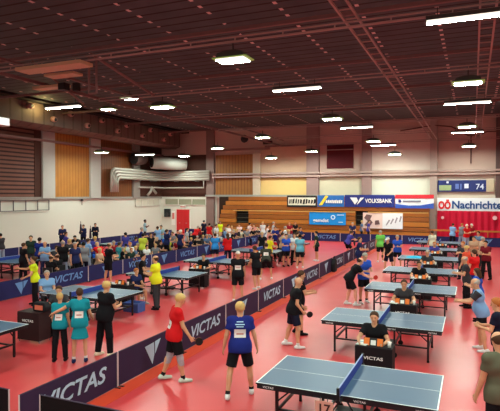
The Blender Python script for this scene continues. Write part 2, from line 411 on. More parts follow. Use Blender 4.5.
while xx < w-.25:
    ww = random.uniform(.07, .2); mb.prism([(xx, -h+.25+random.random()*.1), (xx+ww, -h+.25+random.random()*.12), (xx+ww+.05, h-.25-random.random()*.15), (xx+.05, h-.25-random.random()*.1)], 1, -.045, -.04); xx += ww+random.uniform(.04, .1)
mb.sep('dark_print', mat('banner ink', (40,36,36), .6), t)
t, w, h = banner('sponsor_banner', 'blue banner with a yellow swoosh left of the navy bank banner', -12.5, -10.15, 2.78, 3.75, mat('banner blue', (42,104,178), .55, .3, .05), yb_)
MB().prism([(-w+.12,-h+.12),(-w+.42,-h+.12),(-w+.95,h-.08),(-w+.72,h-.02)], 1, -.035, -.03).obj('yellow_swoosh', mat('banner yellow', (236,204,60), .6), t)
mb = MB()
for k in range(9): mb.prism([(-w+.72+.16*k, -.18), (-w+.84+.16*k, -.18), (-w+.87+.16*k, .06+.05*(k % 2)), (-w+.75+.16*k, .06)], 1, -.035, -.03)
mb.sep('white_print', letter_white, t)
t, w, h = banner('bank_banner', 'navy banner with white bird emblem and white capitals, right of the yellow swoosh banner', -10.1, -5.95, 2.78, 3.78, mat('banner navy', (34,46,120), .55, .3, .05), yb_)
MB().prism([(-w+.45, .28), (-w+1.0, .28), (-w+1.12, .02), (-w+.86, -.3)], 1, -.035, -.03).prism([(-w+1.16, -.02), (-w+1.3, .26), (-w+1.62, .28), (-w+1.0, -.34)], 1, -.035, -.03).sep('emblem', letter_white, t)
text('VOLKSBANK', .46, letter_white, t, (.74, -.04, .0), FR, bold=.025, width=2.15)
t, w, h = banner('sponsor_banner', 'white banner with red top stripe and blue wave at the right end of the bleachers', -5.9, -2.9, 2.72, 3.8, mat('banner white', (232,234,240), .6, .3, .03), yb_)
MB().box(-w, w, -.035, -.03, h-.3, h).obj('red_stripe', mat('banner red', (206,40,52), .6), t)
MB().prism([(-w,-h), (w,-h), (w,-.12), (.3*w,-.3), (-.3*w,-.32), (-w,-.18)], 1, -.034, -.03).obj('blue_wave', mat('banner wave blue', (50,84,176), .6), t)
MB().tube([(-w+.35, -.036, .02), (-w+.35, -.03, .02)], .13, 12).obj('emblem', mat('banner navy', (34,46,120)), t)
MB().box(-w+.6, .5, -.036, -.03, -.05, .09).obj('dark_print', mat('banner ink grey', (120,124,140), .6), t)
t, w, h = banner('sponsor_banner', 'bright azure banner with a white ring and small white lettering', -13.25, -10.0, 1.25, 2.38, mat('banner azure', (24,140,222), .55, .3, .04), 42.875)
text('gemdat', .42, letter_white, t, (-.55, -.04, -.2), FR, bold=.02, sx=1.1)
rg = MB(); N = 20
for k in range(N):
    a, b_ = 2*PI*k/N, 2*PI*(k+1)/N
    rg.quad([(.5+.2*math.cos(a), -.04, .08+.2*math.sin(a)), (.5+.2*math.cos(b_), -.04, .08+.2*math.sin(b_)), (.5+.11*math.cos(b_), -.04, .08+.11*math.sin(b_)), (.5+.11*math.cos(a), -.04, .08+.11*math.sin(a))])
rg.obj('ring_emblem', mat('pale ring', (206,232,248), .6), t)
MB().box(.85, w-.15, -.04, -.035, .25, .31).box(.95, w-.25, -.04, -.035, -.35, -.29).sep('white_print', mat('pale ring', (206,232,248), .6), t)
t, w, h = banner('sponsor_banner', 'pale pink and white banner with dark picture at left and grey script', -8.55, -5.3, 1.05, 2.33, mat('banner pale pink', (234,206,198), .6, .3, .05), 42.875)
MB().box(0, w, -.034, -.03, -h, h).obj('white_half', mat('banner white', (232,234,240), .6), t)
MB().prism([(-w+.1,-.4), (-w+.55,-.5), (-w+.8,-.15), (-w+.6,.1), (-w+.75,.42), (-w+.3,.5), (-w+.1,.2), (-w+.4,-.05)], 1, -.036, -.03).prism([(-.6,-.35),(-.2,-.3),(-.3,.05),(-.6,.0)], 1, -.036, -.03).sep('dark_picture', mat('banner picture', (112,82,84), .6), t)
mb = MB()
for k in range(4): mb.prism([(.25+.35*k, -.35+.1*k), (.34+.35*k, -.38+.1*k), (.62+.3*k, .05+.1*k), (.5+.3*k, .1+.1*k)], 1, -.04, -.036)
mb.sep('script', mat('banner script', (150,146,156), .6), t)
t, w, h = banner('newspaper_banner', 'large white banner with red and dark blue lettering above the crimson curtain', -2.62, 4.3, 2.5, 3.55, mat('banner white', (232,234,240), .6), 43.63)
text('OÖ', .82, mat('letters red', (214,38,44), .6), t, (-2.92, -.04, -.08), FR, bold=.05, width=.92)
text('Nachrichten', .82, mat('letters navy', (28,74,136), .6), t, (-.42, -.04, -.04), FR, bold=.03, width=3.9)
t = thing('scoreboard', 'wide navy scoreboard sign with pale symbols above the newspaper banner', 'scoreboard', (-.85, YB-.18, 4.45))
MB().box(-1.75, 1.75, -.1, .1, -.42, .48).obj('panel', mat('scoreboard navy', (36,48,108), .5, .3, .05), t)
MB().box(1.75, 2.3, -.1, .1, -.42, .48).obj('side_panel', mat('scoreboard beige', (196,178,150), .6), t)
MB().box(-1.65, -.75, -.12, -.1, -.32, .1).obj('lit_field', mat('scoreboard lime', (150,168,120), .6), t)
MB().box(-.45, -.2, -.12, -.1, -.2, .2).box(-.1, .0, -.12, -.1, -.25, .2).sep('dim_symbol', mat('scoreboard dim', (92,112,180), .6), t)
MB().box(.2, .5, -.12, -.1, -.15, .2).box(-1.1,-.95,-.12,-.1,.25,.4).sep('white_symbol', mat('scoreboard white', (214,220,236), .6), t)
text('74', .6, mat('scoreboard white', (214,220,236)), t, (1.3, -.12, -.05), FR, bold=.01)
t = thing('acoustic_panel', 'dark red square panel high on the back wall', 'panel', (-10.5, YB-.045, 7.05))
MB().box(-1.15, 1.15, -.04, .04, -1.0, 1.05).obj('cloth_panel', mat('oxblood cloth', (84,14,24), .8), t)
MB().box(-1.15, 1.15, -.1, -.04, .55, .63).obj('cross_bar', mat('rose painted steel', (156,138,130)), t)
t = thing('round_loudspeaker', 'round black loudspeaker high on the back wall', 'loudspeaker', (-19.3, YB-.3, 8.9))
MB().tube([(0,.2,0), (0,-.1,0)], [.28,.36], 16).obj('horn', black_metal, t, smooth=True); MB().box(-.05,.05,.1,.28,.0,.3).obj('bracket', black_metal, t)
t = thing('wall_box', 'small dark box on the back wall right of the round loudspeaker', 'box', (-17.1, YB-.15, 8.5))
MB().box(-.42, .42, -.1, .12, -.15, .15).obj('casing', mat('dark rose box', (70,46,46), .6), t); MB().box(-.3,.3,-.12,-.1,-.06,.06).obj('grille', black_metal, t)
t = thing('wall_cable', 'sagging dark cable with a drop on the upper right of the back wall', 'cable', (0,YB-.5,0))
MB().tube([(-5.5,.3,9.0), (-2.9,.2,9.3), (-1.6,0,9.1), (-.4,0,8.35), (.3,0,8.3), (.9,0,8.6), (3,.1,8.6)], .05, 6).tube([(-.2,0,8.35), (-.2,0,6.2)], .05, 6).obj('cable_run', mat('cable brown', (96,64,60), .7), t)
# gantry plates hanging from the trusses at upper left
t = thing('roof_gantry', 'orange painted roof gantry plates with struts hanging at the upper left', 'gantry', (0,0,0))
g_m = mat('orange rose plate', (200,174,136), .5, .3, .08)
MB().box(-13.9, -11.2, 12.75, 13.35, 7.82, 7.93).obj('plate', g_m, t); MB().box(-13.9, -12.6, 14.0, 14.5, 7.9, 7.98).obj('plate', g_m, t)
MB().box(-16.2, -14.6, 15.7, 16.1, 7.95, 8.05).obj('plate', g_m, t)
MB().tube([(-13.9,13.5,8.3), (-16.4,18.9,7.9)], .05, 6).tube([(-11.4,13.5,8.3), (-12.6,18.9,8.0)], .05, 6).tube([(-11.4,13.4,8.2), (-11.4,13.4,7.0)], .04, 6).tube([(-11.1,13.4,8.2), (-11.1,13.4,7.0)], .04, 6).tube([(-11.4,13.4,7.0), (-11.1,13.4,7.0)], .04, 6).sep('strut', mat('dark rose purlin', (118,78,74)), t)
MB().box(-14.4, -14.1, 15.2, 15.5, 7.7, 7.95).box(-13.7, -13.5, 15.2, 15.4, 7.6, 7.9).sep('motor', mat('hoist black', (30,24,24), .6), t)

# ------------------------------------------------------------------ light fittings
glow = mat('lit diffuser', (240,255,240), .5, emit=190)
glow_t = mat('lit tube', (244,255,238), .5, emit=130)
house = mat('lamp housing', (58,58,52), .5, .4)
green_lens = mat('green lens edge', (120,150,70), .3, .5, emit=.5)
hb = thing('high_bay_lamp', 'x', 'ceiling lamp')
MB().prism([(-.42,-.02), (.42,-.02), (.38,.10), (.14,.16), (-.14,.16), (-.38,.10)], 1, -.26, .26).obj('housing', house, hb)
MB().box(-.52, .52, -.3, .3, -.05, -.02).obj('lens_frame', green_lens, hb)
def lit(mb):
    mb.m[0] = 1; return mb
soft_side = mat('diffuser rim', (230,226,210), .5, emit=1.5)
lit(MB().box(-.42, .42, -.26, .26, -.085, -.05)).obj('diffuser', [soft_side, glow], hb)
MB().tube([(0,0,.16), (0,0,.4)], .02, 6).obj('hanger', black_metal, hb)
tl = thing('tube_lamp', 'x', 'ceiling lamp')
MB().box(-.95, .95, -.09, .09, .0, .10).obj('housing', house, tl)
lit(MB().box(-.93, .93, -.09, .09, -.06, 0)).obj('tube', [soft_side, glow_t], tl)
MB().tube([(-.7,0,.1), (-.7,0,.3)], .012, 5).tube([(.7,0,.1), (.7,0,.3)], .012, 5).sep('hanger', black_metal, tl)
NEAR = ['nearest','second','third','fourth','fifth','sixth','farthest']
HB = [(-6.25,13.33,7.6),(-.2,19.16,7.6),(-12.4,19.25,7.6),(-18.4,25.1,9.4),(-22.0,27.7,9.4),(-6.5,25.5,7.6),(-.36,31.2,7.6),(-12.8,31.9,7.6),(-25.4,31.2,6.95),(-6.5,37.1,7.6),(-19.1,37.8,7.6),(-.34,41.0,7.37),(-5.55,41.0,6.94),(-12.16,41.0,7.37),(-15.66,41.0,6.94),(-24.1,41.0,7.33),
      (-.2,7.3,7.6),(-12.4,7.3,7.6),(6,7.3,7.6),(6,19,7.6),(6,31,7.6),(-6.3,1.4,7.6),(6,1.4,7.6),(-22.0,13.3,7.6),(0,-4.5,7.6),(-12.4,-4.5,7.6)]  # out of view; near rows added to light the foreground
HL = {(-6.25,13.33,7.6):'big warm high-bay ceiling lamp in the top middle of the photo',(-.2,19.16,7.6):'large green-edged high-bay lamp at the upper right',(-12.4,19.25,7.6):'bright high-bay lamp at the upper left of the photo'}
TR = {1:'above the camera (added)', 7:'just before the camera (added)', 13:'nearest in view', 19:'second in view', 25:'third in view', 31:'fourth in view', 37:'fifth in view', 42:'along the back wall', -4:'behind the camera (added)'}
def trn(yy): return min(TR, key=lambda q: abs(q-yy))
for k, (xx, yy, zz) in enumerate(HB):
    lb = HL.get((xx,yy,zz)) or 'high-bay ceiling lamp, %s from the left on the truss %s' % (ORD[sum(1 for p in HB if trn(p[1]) == trn(yy) and p[0] < xx)], TR[trn(yy)])
    if k == 0: hb.location = (xx, yy, zz); hb['label'] = lb; hb['group'] = 'high-bay ceiling lamps'
    else: dup(hb, (xx, yy, zz), label=lb, group='high-bay ceiling lamps')
TL = [(-.1,12.8,7.78),(-6.2,18.92,7.8),(-.28,24.6,7.8),(-6.4,30.9,7.8),(-16.5,17.7,7.6),(-6.45,41.2,7.66),(-.4,36.0,7.8),(-26.0,37.6,7.25),
      (-6.2,7.2,7.8),(-12.3,1.4,7.8),(0,1.4,7.8),(6,13,7.8),(6,25,7.8),(6,-4.5,7.8),(-6.2,-4.5,7.8)]  # unseen tubes; those around the camera added as foreground light
for k, (xx, yy, zz) in enumerate(TL):
    lb = 'long white tube lamp, %s from the left on the truss %s' % (ORD[sum(1 for p in TL if trn(p[1]) == trn(yy) and p[0] < xx)], TR[trn(yy)])
    if k == 0: tl.location = (xx, yy, zz); tl['label'] = lb; tl['group'] = 'tube ceiling lamps'
    else: dup(tl, (xx, yy, zz), label=lb, group='tube ceiling lamps')
# warm wall lamp by the plenum
t = thing('wall_spotlight', 'small warm spotlight glowing on the plenum at upper left', 'spotlight', (-25.75, 26.2, 9.55))
MB().tube([(-.3,0,.1), (0,0,0)], [.06,.14], 10).obj('shade', black_metal, t, smooth=True)
lp = bpy.data.lights.new('warm_spot', 'POINT'); lp.energy = 60; lp.color = (1,.78,.3); lp.shadow_soft_size = .1
lo = link('warm_spot', lp, None, (-25.5, 25.6, 9.3))
t = thing('wall_floodlight', 'white floodlight at the far left edge below the plenum', 'floodlight', (-25.9, 22.6, 8.1))
MB().box(-.3,.3,-.5,.5,-.25,.25).obj('housing', white_paint, t, bevel=.05); MB().box(.3,.32,-.4,.4,-.2,.2).obj('lens', mat('lit lens', (245,250,245), .4, emit=1.2), t)

# ------------------------------------------------------------------ table tennis tables
tt_top = mat('blue table top', (66,94,122), .38, .6, .04, 2)
tt_line = mat('white table line', (236,238,238), .45, .4, .02)
tt_edge = mat('black table frame', (20,22,28), .5, .4)
net_m = mat('blue net', (52,70,150), .8, .15, .1, 60)
rubber = mat('black rubber', (18,18,18), .8)
def half_top(x0, x1):
    mb = MB(); out = x0 if abs(x0) > abs(x1) else x1
    xs = sorted({x0, x1, (x0+.02 if out == x0 else x1-.02)}); ys = [-.7625, -.7425, -.004, .004, .7425, .7625]
    for i in range(len(xs)-1):
        for j in range(5):
            edge = (j in (0, 2, 4)) or (out == x0 and i == 0) or (out == x1 and i == len(xs)-2)
            mb.quad([(xs[i], ys[j], .76), (xs[i+1], ys[j], .76), (xs[i+1], ys[j+1], .76), (xs[i], ys[j+1], .76)], 1 if edge else 0)
    for (a, b_) in (((x0,-.7625),(x1,-.7625)), ((x1,-.7625),(x1,.7625)), ((x1,.7625),(x0,.7625)), ((x0,.7625),(x0,-.7625))):
        mb.quad([(a[0],a[1],.735), (b_[0],b_[1],.735), (b_[0],b_[1],.76), (a[0],a[1],.76)], 2)
    mb.quad([(x0,-.7625,.735), (x0,.7625,.735), (x1,.7625,.735), (x1,-.7625,.735)], 2)
    return mb
def make_table():
    t = thing('table_tennis_table', 'x', 'table tennis table')
    for s in (-1, 1):
        x0, x1 = (-1.37, -.003) if s < 0 else (.003, 1.37)
        h_ = half_top(x0, x1).obj('tabletop', [tt_top, tt_line, tt_edge], t)
        fr = MB()
        for yy in (-.74, .74): fr.box(x0+s*.0+.02*(s < 0), x1-.02*(s > 0), yy-.012, yy+.012, .665, .734)
        for xx in (x0+.03, x1-.03): fr.box(xx-.012, xx+.012, -.728, .728, .68, .734)
        a_ = fr.obj('apron', tt_edge, t)
        text('VICTAS', .042, letter_white, a_, (s*1.16, -.7545, .70), FR, bold=.02, sx=1.3)
        if s > 0: text('VICTAS', .042, letter_white, a_, (.28, -.7545, .70), FR, bold=.02, sx=1.3)
        for yy in (-.62, .62):
            lg = MB().box(s*1.06-.022, s*1.06+.022, yy-.022, yy+.022, .03, .68).obj('leg', black_metal, t)
            MB().tube([(s*1.06, yy, 0), (s*1.06, yy, .035)], .028, 10).obj('foot_pad', rubber, lg)
            lg = MB().box(s*.32-.02, s*.32+.02, yy*.9-.02, yy*.9+.02, .11, .68).obj('leg', black_metal, t)
            MB().tube([(s*.32, yy*.9-.02, .06), (s*.32, yy*.9+.02, .06)], .06, 14).obj('wheel', rubber, lg)
        MB().box(s*1.06-.018, s*1.06+.018, -.6, .6, .28, .32).box(s*.32-.018, s*.32+.018, -.54, .54, .28, .32).box(min(s*.32,s*1.06), max(s*.32,s*1.06), -.56, -.52, .28, .31).box(min(s*.32,s*1.06), max(s*.32,s*1.06), .52, .56, .28, .31).sep('stretcher', black_metal, t)
        MB().tube([(s*1.06,-.62,.45), (s*.8,-.62,.68)], .014, 6).tube([(s*1.06,.62,.45), (s*.8,.62,.68)], .014, 6).tube([(s*.32,-.55,.2), (s*.05,-.55,.6)], .014, 6).tube([(s*.32,.55,.2), (s*.05,.55,.6)], .014, 6).sep('brace', black_metal, t)
    MB().box(-.26, .26, -.2, .2, .17, .22).box(-.3,.3,-.025,.025,.14,.17).sep('undercarriage', black_metal, t)
    nt_ = MB().box(-.006, .006, -.9, .9, .764, .9).obj('net', net_m, t)
    MB().box(-.009, .009, -.9, .9, .9, .914).obj('net_tape', mat('net tape', (150,165,205), .6), nt_)
    for s in (-1, 1): MB().box(-.02, .02, s*.915-.02, s*.915+.02, .735, .92).box(-.035, .035, min(s*.75, s*.93), max(s*.75, s*.93), .7, .733).obj('net_post', black_metal, t)
    return t
TYS = [7.59, 12.05, 16.68, 20.92, 25.35, 29.9, 34.5]
MYS = [7.43, 11.96, 16.23, 20.5, 25.2, 29.9]
RXS = [-3.16, -3.33, -3.2, -3.27, -3.28, -3.26, -3.3]
proto = make_table()
first = True
TBL = {}
for rowname, xl, gname in (('right', -3.2, 'tables of the right court row'), ('middle', -12.13, 'tables of the middle court row'), ('left', -21.0, 'tables of the left court row')):
    for k, yy in enumerate(TYS):
        if rowname == 'left' and (k < 2 or k > 4): continue
        if rowname == 'middle' and k > 5: continue
        if rowname == 'middle': yy = MYS[k]
        if rowname == 'right': xl = RXS[k]
        loc = (xl+1.37, yy+.7625, 0)
        if rowname == 'left': lb = 'blue table tennis table among the crowd by the left wall, %s from the camera' % ORD[k-2]
        else: lb = 'blue table tennis table, %s from the camera in the %s row of courts' % (ORD[k], 'right-hand' if rowname == 'right' else 'left-hand')
        if first: proto.location = loc; proto['label'] = lb; proto['group'] = gname; first = False
        else: dup(proto, loc, 0, lb, gname)
# number card under the nearest table
t = thing('number_card', 'number card hanging under the near edge of the nearest table', 'number card', (-2.02, 7.50, .55))
MB().box(-.14, .14, -.006, .006, -.13, .12).obj('card', mat('card pink white', (226,166,150), .6), t)
text('17', .2, mat('card ink', (70,30,30), .6), t, (0, -.012, 0), FR, bold=.02)
MB().box(-.06,-.05,-.004,.004,.12,.18).box(.05,.06,-.004,.004,.12,.18).sep('hook', black_metal, t)

# ------------------------------------------------------------------ barriers
PW = 2.4
def make_panel(cloth, kind, letm, flip=False):
    """panel along local +X, printed face towards local -Y"""
    t = thing('barrier_panel', 'x', 'barrier')
    MB().box(.03, PW-.03, -.008, .008, .03, .68).obj('cloth_panel', cloth, t)
    f = MB()
    f.tube([(.015, 0, .02), (.015, 0, .69)], .012, 6)
    f.tube([(PW-.015, 0, .02), (PW-.015, 0, .69)], .012, 6)
    f.sep('post', mat('pale barrier post', (206,196,196), .5), t)
    MB().tube([(.015, 0, .685), (PW-.015, 0, .685)], .010, 6).tube([(.015,0,.025),(PW-.015,0,.025)], .010, 6).sep('rail', mat('barrier rail', (60,52,74), .5), t)
    for xx in (.05, PW-.05): MB().box(xx-.02, xx+.02, -.11, .11, 0, .018).obj('foot', black_metal, t)
    if kind == 'word': text('VICTAS', .40, letm, t, (PW/2, -.014, .36), FR, shear=.22, bold=.022, sx=1.22)
    elif kind == 'mark': MB().prism([(PW/2-.30,.54), (PW/2+.04,.56), (PW/2+.05,.30), (PW/2-.02,.10)], 1, -.014, -.011).prism([(PW/2+.085,.30), (PW/2+.08,.565), (PW/2+.30,.585)], 1, -.014, -.011).sep('emblem', letm, t)
    return t
purple = mat('dark violet barrier cloth', (52,38,70), .7, .25, .10, 3)
navyb = mat('navy barrier cloth', (34,38,92), .7, .25, .10, 3)
let_b = mat('sky lettering', (104,150,206), .6)
def line(start, step, n, rotz, cloth, letm, labelf, group, kinds=('word','mark'), skip=()):
    protos = {}
    for k in range(n):
        if k in skip: continue
        kd = kinds[k % len(kinds)]
        loc = (start[0]+step[0]*k, start[1]+step[1]*k, 0)
        lb = labelf(k, kd)
        if kd not in protos:
            protos[kd] = make_panel(cloth, kd, letm); protos[kd].location = loc; protos[kd].rotation_euler = (0,0,rotz); protos[kd]['label'] = lb; protos[kd]['group'] = group
        else: dup(protos[kd], loc, rotz, lb, group)
KD = {'word':'lettered', 'mark':'emblem', 'plain':'plain'}
line((-6.33, 5.82), (0, PW), 14, PI/2, purple, letter_pale, lambda k, kd: 'dark violet %s barrier panel, %s from the near end of the long right line' % (KD[kd], ORD[k]), 'barrier panels between the two table rows')
line((-15.2, 5.76), (0, PW), 14, PI/2, navyb, let_b, lambda k, kd: 'navy %s barrier panel, %s from the near end of the middle line before the crowd' % (KD[kd], ORD[k]), 'barrier panels before the crowd', kinds=('word','mark'))
line((-24.4, 17.76), (0, PW), 9, PI/2, navyb, let_b, lambda k, kd: 'navy %s barrier panel, %s from the near end of the line by the white wall' % (KD[kd], ORD[k]), 'barrier panels by the white wall', kinds=('word','plain'))
line((-24.2, 41.2), (PW, 0), 12, 0, navyb, let_b, lambda k, kd: 'navy %s barrier panel, %s from the left in the line across the far end' % (KD[kd], ORD[k]), 'barrier panels across the far end', kinds=('plain','mark','word'))
line((-6.07, 5.98), (PW, 0), 2, 0, black_cloth, letter_pale, lambda k, kd: 'black barrier panel at the bottom of the photo, %s right of the corner' % ORD[k], 'black near end barriers', kinds=('plain',))
line((-6.65-PW, 5.95), (PW, 0), 1, 0, black_cloth, letter_pale, lambda k, kd: 'black barrier panel in the bottom left corner of the photo', 'black near end barriers', kinds=('plain',))
# bag and cloth on the barrier
t = thing('sports_bag', 'dark sports bag hanging over the long violet barrier', 'bag', (-6.22, 24.9, 0))
MB().prism([(-.22,.02), (.22,.02), (.26,.35), (.16,.62), (-.1,.66), (-.24,.4)], 0, -.1, .1).obj('body', mat('bag black', (22,20,26), .8), t, bevel=.04)
MB().tube([(0,-.12,.6), (0,-.05,.76), (0,.08,.76), (0,.14,.58)], .015, 6).obj('handle', mat('bag black', (22,20,26)), t)

# ------------------------------------------------------------------ umpire desks and their small things
desk_cloth = mat('black desk cloth', (26,20,24), .75, .2); desk_brown = mat('dark maroon desk board', (44,24,26), .6, .3)
def make_desk(m):
    t = thing('umpire_desk', 'x', 'umpire desk')
    p = MB().box(-.36, .36, -.20, -.18, .06, .76).obj('front_panel', m, t)
    text('VICTAS', .085, letter_white, p, (0, -.21, .55), FR, bold=.02, sx=1.35)
    MB().box(-.36, -.34, -.18, .2, .06, .74).obj('side_panel', m, t); MB().box(.34, .36, -.18, .2, .06, .74).obj('side_panel', m, t)
    MB().box(-.36, .36, -.18, .22, .74, .765).obj('desk_top', m, t)
    for sx in (-.33, .33):
        for sy in (-.16, .19): MB().tube([(sx, sy, 0), (sx, sy, .74)], .012, 6).obj('leg', grey_metal, t)
    return t
def make_flip():
    t = thing('flip_scoreboard', 'x', 'score flipper')
    MB().prism([(-.05,0), (.05,0), (.0,.15)], 0, -.19, .19).obj('easel', black_metal, t)
    for sx in (-.13, .13): MB().quad([(sx-.055,-.054,.01), (sx+.055,-.054,.01), (sx+.055,-.008,.145), (sx-.055,-.008,.145)]).obj('score_card', mat('orange score card', (236,120,40), .5), t)
    MB().quad([(-.05,-.056,.02), (.05,-.056,.02), (.05,-.026,.11), (-.05,-.026,.11)]).obj('set_card', white_paint, t)
    return t
def make_paper():
    t = thing('paper_stack', 'x', 'papers')
    mb = MB()
    for k in range(5): mb.box(-.105, .105, -.15, .15, .002*k*3, .002*k*3+.006, M=Matrix.Rotation(.08*(k-2), 4, 'Z'))
    mb.obj('sheets', white_paint, t); MB().tube([(-.06,-.05,.034),(.07,.06,.034)], .004, 6).obj('pen', let_b, t)
    return t
def make_cup():
    t = thing('drinking_cup', 'x', 'cup')
    MB().tube([(0,0,0), (0,0,.10)], [.028,.038], 14).obj('beaker', white_paint, t, smooth=True); MB().tube([(0,0,.1),(0,0,.106)], .04, 14).obj('lid', white_paint, t)
    return t
dk, fl, pp, cp = make_desk(desk_cloth), make_flip(), make_paper(), make_cup()
DK = [(-1.77, 10.43, 'behind the nearest right-row table'), (-1.74, 14.75, 'behind the second right-row table'), (-1.7, 19.45, 'behind the third right-row table'), (-1.75, 23.65, 'behind the fourth right-row table'), (-1.75, 28.15, 'behind the fifth right-row table'), (-1.75, 32.6, 'behind the sixth right-row table'),
      (-10.33, 10.02, 'behind the nearest left-row table'), (-10.75, 14.2, 'behind the second left-row table'), (-10.1, 17.0+.1, 'x'), (-10.05, 25.6-.85, 'near the umpire in red')]
DK[8] = (-10.2, 18.5, 'behind the third left-row table')
for k, (xx, yy, w_) in enumerate(DK):
    def put(o, loc, lb, g, rz=0):
        if k == 0: o.location = loc; o.rotation_euler = (0,0,rz); o['label'] = lb; o['group'] = g
        else: dup(o, loc, rz, lb, g)
    put(dk, (xx, yy, 0), ('maroon' if k == 6 else 'black')+' lettered umpire desk '+w_, 'umpire desks')
    if k == 6:
        for ch in [q for q in bpy.data.objects if q.parent and q.parent.get('label', '') == 'maroon lettered umpire desk '+w_]:
            if 'panel' in ch.name or 'top' in ch.name:
                ch.material_slots[0].link = 'OBJECT'; ch.material_slots[0].material = desk_brown
        continue
    put(fl, (xx-.02, yy-.05, .765), 'orange and white score flipper on the umpire desk '+w_, 'score flippers')
    put(pp, (xx-.24, yy+.03, .765), 'white papers on the umpire desk '+w_, 'score sheets')
    put(cp, (xx+.29, yy-.06, .765), 'white cup on the umpire desk '+w_, 'drinking cups')
# towel box and bag on the left desk
t = thing('towel_box', 'blue plastic box on the floor beside the left-row table', 'box', (-10.0, 13.85, 0))
MB().box(-.28,.28,-.2,.2,0,.02).box(-.28,.28,-.2,-.18,.02,.3).box(-.28,.28,.18,.2,.02,.3).box(-.28,-.26,-.18,.18,.02,.3).box(.26,.28,-.18,.18,.02,.3).obj('tub', mat('box blue', (70,100,170), .5), t)
MB().box(-.3,.3,-.22,-.2,.26,.3).box(-.3,.3,.2,.22,.26,.3).obj('rim', mat('box blue', (70,100,170)), t)
t = thing('carry_bag', 'black open bag with orange lining on the left umpire desk', 'bag', (-10.12, 10.02, .765))
MB().prism([(-.2,0), (.2,0), (.23,.12), (.17,.24), (-.17,.24), (-.23,.12)], 1, -.05, .15).obj('body', mat('bag black', (22,20,26)), t, bevel=.03)
MB().box(-.13,.13,-.056,-.05,.05,.17).obj('lining', mat('bag orange', (222,110,84), .6), t)
MB().tube([(-.12,.05,.24), (-.06,.05,.33), (.06,.05,.33), (.12,.05,.24)], .012, 6).obj('handle', mat('bag black', (22,20,26)), t)
# bright blue towel on the fifth table
mb = MB(); n = 10
for i in range(n):
    for j in range(n):
        def tp(a, b_): 
            return (-.4+.8*a/n, -.3+.6*b_/n, .006+.07*max(0, math.sin(PI*a/n)*math.sin(PI*b_/n))*(1+.5*math.sin(a*2+b_)))
        mb.quad([tp(i,j), tp(i+1,j), tp(i+1,j+1), tp(i,j+1)])
o = mb.obj('towel', mat('azure towel', (60,180,220), .9, .1), loc=(-2.55, 25.95, .765), smooth=True)
tag(o, 'azure towel lying on the left half of the fifth right-row table', 'towel')
# slim dark poles at the white wall
for k, (yy, zt) in enumerate(((28.7, 1.9), (29.7, 1.55))):
    t = thing('microphone_stand', 'slim dark pole standing before the white wall, %s of the two' % ('taller left one' if k == 0 else 'shorter right one'), 'stand', (-25.2, yy, 0), group='slim poles by the wall')
    MB().tube([(0,0,.03), (0,0,zt)], [.03,.02], 6).obj('pole', black_metal, t); MB().tube([(0,0,0), (0,0,.03)], .18, 14).obj('base', black_metal, t)
    MB().tube([(0,0,zt-.9), (0,0,zt-.2)], [.09,.05], 8).obj('furled_cloth', mat('furled cloth', (46,40,52), .8), t)
# loudspeaker-like dark cabinet with wheels left: chair prototype
def make_chair():
    t = thing('folding_chair', 'x', 'chair')
    cm_ = mat('chair seat black', (30,28,32), .6)
    MB().box(-.21, .21, -.19, .2, .42, .445).obj('seat', cm_, t, bevel=.01)
    MB().box(-.2, .2, -.235, -.215, .6, .84).obj('backrest', cm_, t, bevel=.01)
    for sx in (-.2, .2):
        MB().tube([(sx, -.24, 0), (sx, -.21, .42), (sx, -.225, .85)], .011, 6).obj('leg', grey_metal, t)
        MB().tube([(sx, .19, 0), (sx, .17, .42)], .011, 6).obj('leg', grey_metal, t)
    return t
chair = make_chair(); chair_used = [False]
def place_chair(x, y, rz, label):
    if not chair_used[0]: chair.location = (x, y, 0); chair.rotation_euler = (0,0,rz); chair['label'] = label; chair['group'] = 'folding chairs'; chair_used[0] = True
    else: dup(chair, (x, y, 0), rz, label, 'folding chairs')
place_chair(-9.55, 10.25, .4, 'empty black folding chair right of the left umpire desk')

